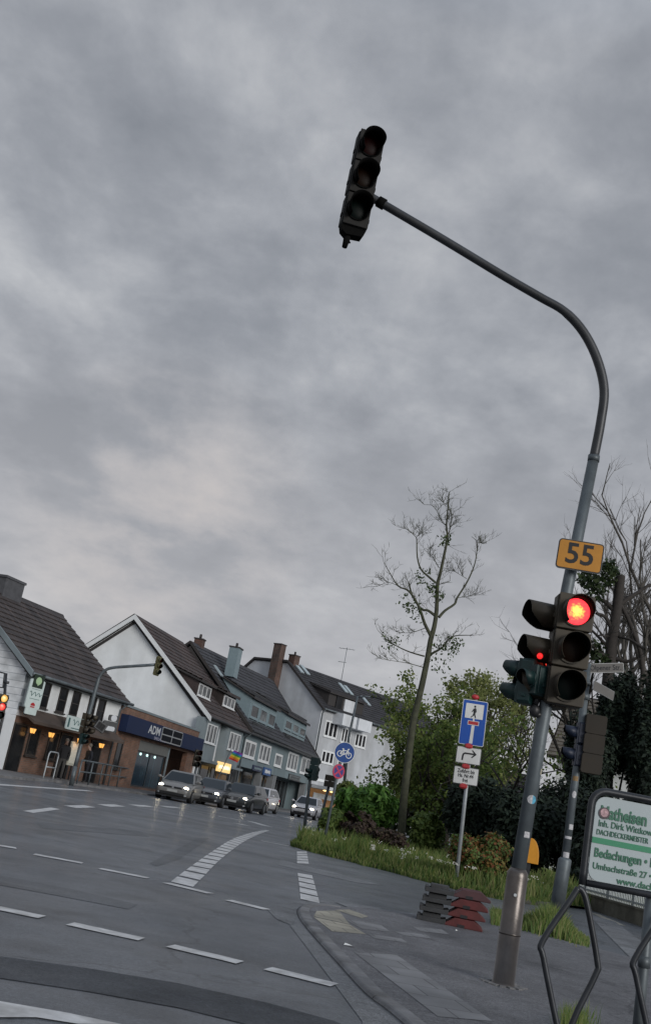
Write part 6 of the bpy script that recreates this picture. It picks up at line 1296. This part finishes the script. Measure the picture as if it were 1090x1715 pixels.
limbs = [(Z7(p), a, b_) for p, a, b_ in (([(475, 800), (560, 740), (640, 690), (725, 632)], .09, .05), ([(425, 840), (350, 770), (290, 750)], .10, .05), ([(415, 1000), (360, 900), (285, 870)], .09, .05), ([(400, 1170), (320, 1080), (250, 1010)], .07, .04), ([(430, 1060), (300, 1050)], .035, .02),
    ([(480, 790), (540, 900), (600, 1050), (650, 1200), (670, 1400)], .07, .09), ([(430, 885), (570, 885)], .04, .03), ([(440, 1240), (540, 1265), (620, 1235)], .08, .05), ([(440, 1060), (560, 1085), (680, 1165)], .05, .05), ([(400, 1240), (300, 1180), (235, 1120)], .06, .03))]
limb_tree('pollarded_tree', 'lopped dark tree with a cut trunk top and stubby limbs behind the red light', 38.0, limbs, [(Z7([(330, 1900), (385, 1400), (410, 1150), (445, 900), (470, 700), (487, 560)]), .23, .17)], 5, m_bark2, 1, .9, .014, 2, L_iv, 380, .13, tdepth=1, leafy=[(1005, 975, 20), (1022, 965, 16), (995, 990, 20), (980, 970, 14), (990, 1090, 18), (1005, 1105, 16), (1020, 950, 10)])
def bare(name, label, px, py, Y, h, r, seed, lm=None, n=0, size=.08, depth=5, lean=0.0, spread=.62, kids=(2, 3), bark=None, ln0=None, up=.10, forks=5, fr=(.45, 1.0), hp=None, cat='tree'):
    rg = random.Random(seed); b0 = V(px, py, Y); t = thing(name, label, cat, (b0.x, Y, .05)); mb = MB(); tips = []; P = []; q = Vector((0, 0, -.3)); d = Vector((lean, 0, 1)).normalized()
    for i in range(9): P.append(q.copy()); d = (d + Vector((rg.gauss(0, .05), rg.gauss(0, .05), .05))).normalized(); q = q + d * (h * .62) / 8
    mb.tube(P, [r * (1 - .6 * i / 8) for i in range(9)], 9, caps=False); mb.build('trunk', bark or m_barkg, t); mb = MB()
    for k in range(forks):
        u = fr[0] + (fr[1] - fr[0]) * (k + .5) / forks; i = min(8, int(u * 8)); a = k * 2.4 + rg.uniform(-.4, .4); dd = Vector((math.cos(a) * spread, math.sin(a) * spread, .85)).normalized(); twig(mb, rg, P[i], dd, (ln0 or h * .36) * rg.uniform(.75, 1.1), r * .42, depth, tips, spread=spread, up=up, kids=kids)
    mb.build('branches', bark or m_barkg, t)
    if lm and n:
        out = ([], [])
        sel = [p for p, dd in tips if dd <= 1] or [p for p, dd in tips]
        for k in range(n): leaf_cloud(rg, rg.choice(sel) + Vector((rg.gauss(0, .14), rg.gauss(0, .14), rg.gauss(0, .14))), .06, 1, size, out=out)
        rawmesh('leaves', out[0], out[1], lm, t)
    return t
bare('bare_tree', 'big grey leafless tree with a thick trunk and dense fine twigs at the right edge', 1056, 1440, 46, 16.2, .42, 3, depth=6, kids=(2, 3), lean=.02, forks=10, fr=(.42, 1.0), ln0=4.6, spread=.5)
bare('bare_tree', 'leafless twiggy tree rising behind the near traffic signals', 955, 1420, 50, 12.6, .25, 21, depth=5, kids=(2, 3), forks=9, ln0=3.8, bark=m_bark2, lean=-.03)
bare('young_tree', 'slender tree with pale green spring leaves rising behind the dead-end sign', 782, 1400, 47, 10.8, .14, 8, L_lt, 8000, .10, depth=4, kids=(2, 3), forks=10, ln0=1.7, spread=.5, bark=m_bark, fr=(.3, 1))
bare('young_tree', 'thin light green tree behind the teal signals', 842, 1400, 50, 10.4, .12, 9, L_lt, 1800, .09, depth=4, kids=(2, 3), forks=8, ln0=1.9, spread=.5, bark=m_bark, fr=(.62, 1))
bare('leafy_tree', 'green leafy tree left of the leaning bare trunk, in front of the white apartment block', 704, 1390, 42, 7.8, .12, 31, L_mid, 5600, .10, depth=3, kids=(2, 3), forks=10, ln0=1.4, spread=.8, bark=m_bark2, fr=(.2, 1), up=.02)
bare('leafy_tree', 'green leafy tree right of the leaning bare trunk', 722, 1390, 44, 8.0, .13, 32, L_mid, 6000, .10, depth=3, kids=(2, 3), forks=13, ln0=2.2, spread=.8, bark=m_bark2, fr=(.2, 1), up=.02)
bare('leafy_tree', 'yellow-green leafy tree just left of the dead-end sign', 750, 1400, 41, 6.6, .12, 33, L_gn, 4200, .10, depth=3, kids=(2, 3), forks=10, ln0=1.4, spread=.8, bark=m_bark2, fr=(.2, 1), up=.02)
bare('leafy_tree', 'broad leafy green tree in front of the brown shingle roof', 835, 1420, 37, 5.2, .12, 34, L_gn, 1100, .10, depth=3, kids=(2, 3), forks=8, ln0=2.2, spread=1.1, bark=m_bark2, fr=(.5, 1), up=-.03)
bush('shrub', 'bright green feathery shrub beside the bicycle sign post', 612, 1350, 37, 58, 38, 11000, .10, L_br, 41, .12, elong=3.2, droop=.3)
bush('shrub', 'low bright green shrub at the tip of the island behind the bicycle sign', 562, 1375, 34, 26, 20, 2200, .11, L_gn, 42, .1, elong=2.4)
bush('shrub', 'round brownish-purple shrub in front of the bright green shrub', 600, 1385, 33.5, 31, 27, 4200, .085, L_pu, 43, .1)
bush('shrub', 'low dark shrub at the foot of the leaning bare tree', 652, 1405, 32, 34, 16, 2600, .08, L_pu, 44, .1)
bush('shrub', 'leafy dark green shrub between the bare trunk and the dead-end post', 716, 1398, 34, 38, 36, 4200, .10, L_gn, 45, .18)
bush('shrub', 'rounded shrub with rust-tinted top leaves right of the dead-end post', 806, 1440, 24.7, 54, 46, 16000, .055, L_rd, 46, .06)
bush('shrub', 'low green shrub growing against the rust-tinted one', 838, 1484, 24.3, 36, 22, 4500, .05, L_gn, 47, .06)
for (px, py, Y, rx, ry, n, s, lb) in ((686, 1300, 44, 34, 52, 5500, .10, 'dense mid-green shrub mass above the feathery shrub'), (585, 1335, 40, 28, 30, 3000, .09, 'green shrub behind the no-stopping sign'), (725, 1325, 43, 44, 56, 6500, .10, 'thick green shrub behind the leaning trunk')): bush('tall_shrub', lb, px, py, Y, rx, ry, n, s, L_mid, px, .22)
con = [(800, 1360, 33, 58, 72, 'dark evergreen behind the dead-end post'), (880, 1395, 31, 66, 80, 'dark evergreen behind the near mast'), (955, 1390, 32, 66, 95, 'dark evergreen between the two poles'), (1030, 1420, 29, 72, 90, 'dark evergreen above the advert board'), (1040, 1215, 34, 46, 100, 'tall dark conifer under the bare tree on the right'), (1040, 1500, 28, 80, 36, 'low dark evergreen hedge behind the picket fence'), (1085, 1260, 33, 44, 150, 'tall dark conifer at the right edge'), (985, 1280, 33, 46, 90, 'dark conifer behind the brown signal box'), (1095, 1440, 28, 50, 90, 'dark evergreen at the right edge behind the advert')]
for i, (px, py, Y, rx, ry, lb) in enumerate(con): bush('evergreen', lb, px, py, Y, rx, ry, 12000, .085, L_dk, 60 + i, .04 if i not in (5,) else .2, elong=2.2, cat='evergreen', group='dark evergreens behind the poles', lobes=8)
# far-off greenery closing the view between the trunks
rg = random.Random(99); out = ([], [])
for k in range(16): leaf_cloud(rg, (8 + k * 2.6, 76 + rg.uniform(-2, 2) - k * .9, 1.6), (2.4, 2, rg.uniform(1.6, 2.6)), 750, .34, .02, .5, .4, 0, 1.5, k, out)
tag(rawmesh('distant_hedge', out[0], out[1], L_iv), kind='stuff')
# small litter
for (px, py, s, lb) in ((584, 1586, .05, 'scrap of white paper lying beside the kerb'), (765, 1561, .02, 'tiny white scrap in front of the sign bases')):
    p = G(px, py, PZ); b = MB(); b.add([(-s, -s * .4, .004), (s, -s * .5, .012), (s * .8, s * .5, .004), (-s * .7, s * .4, .02)], [(0, 1, 2, 3)]); o = b.build('paper_scrap', m_white); o.location = (p.x, p.y, PZ + .004); tag(o, lb, 'litter')
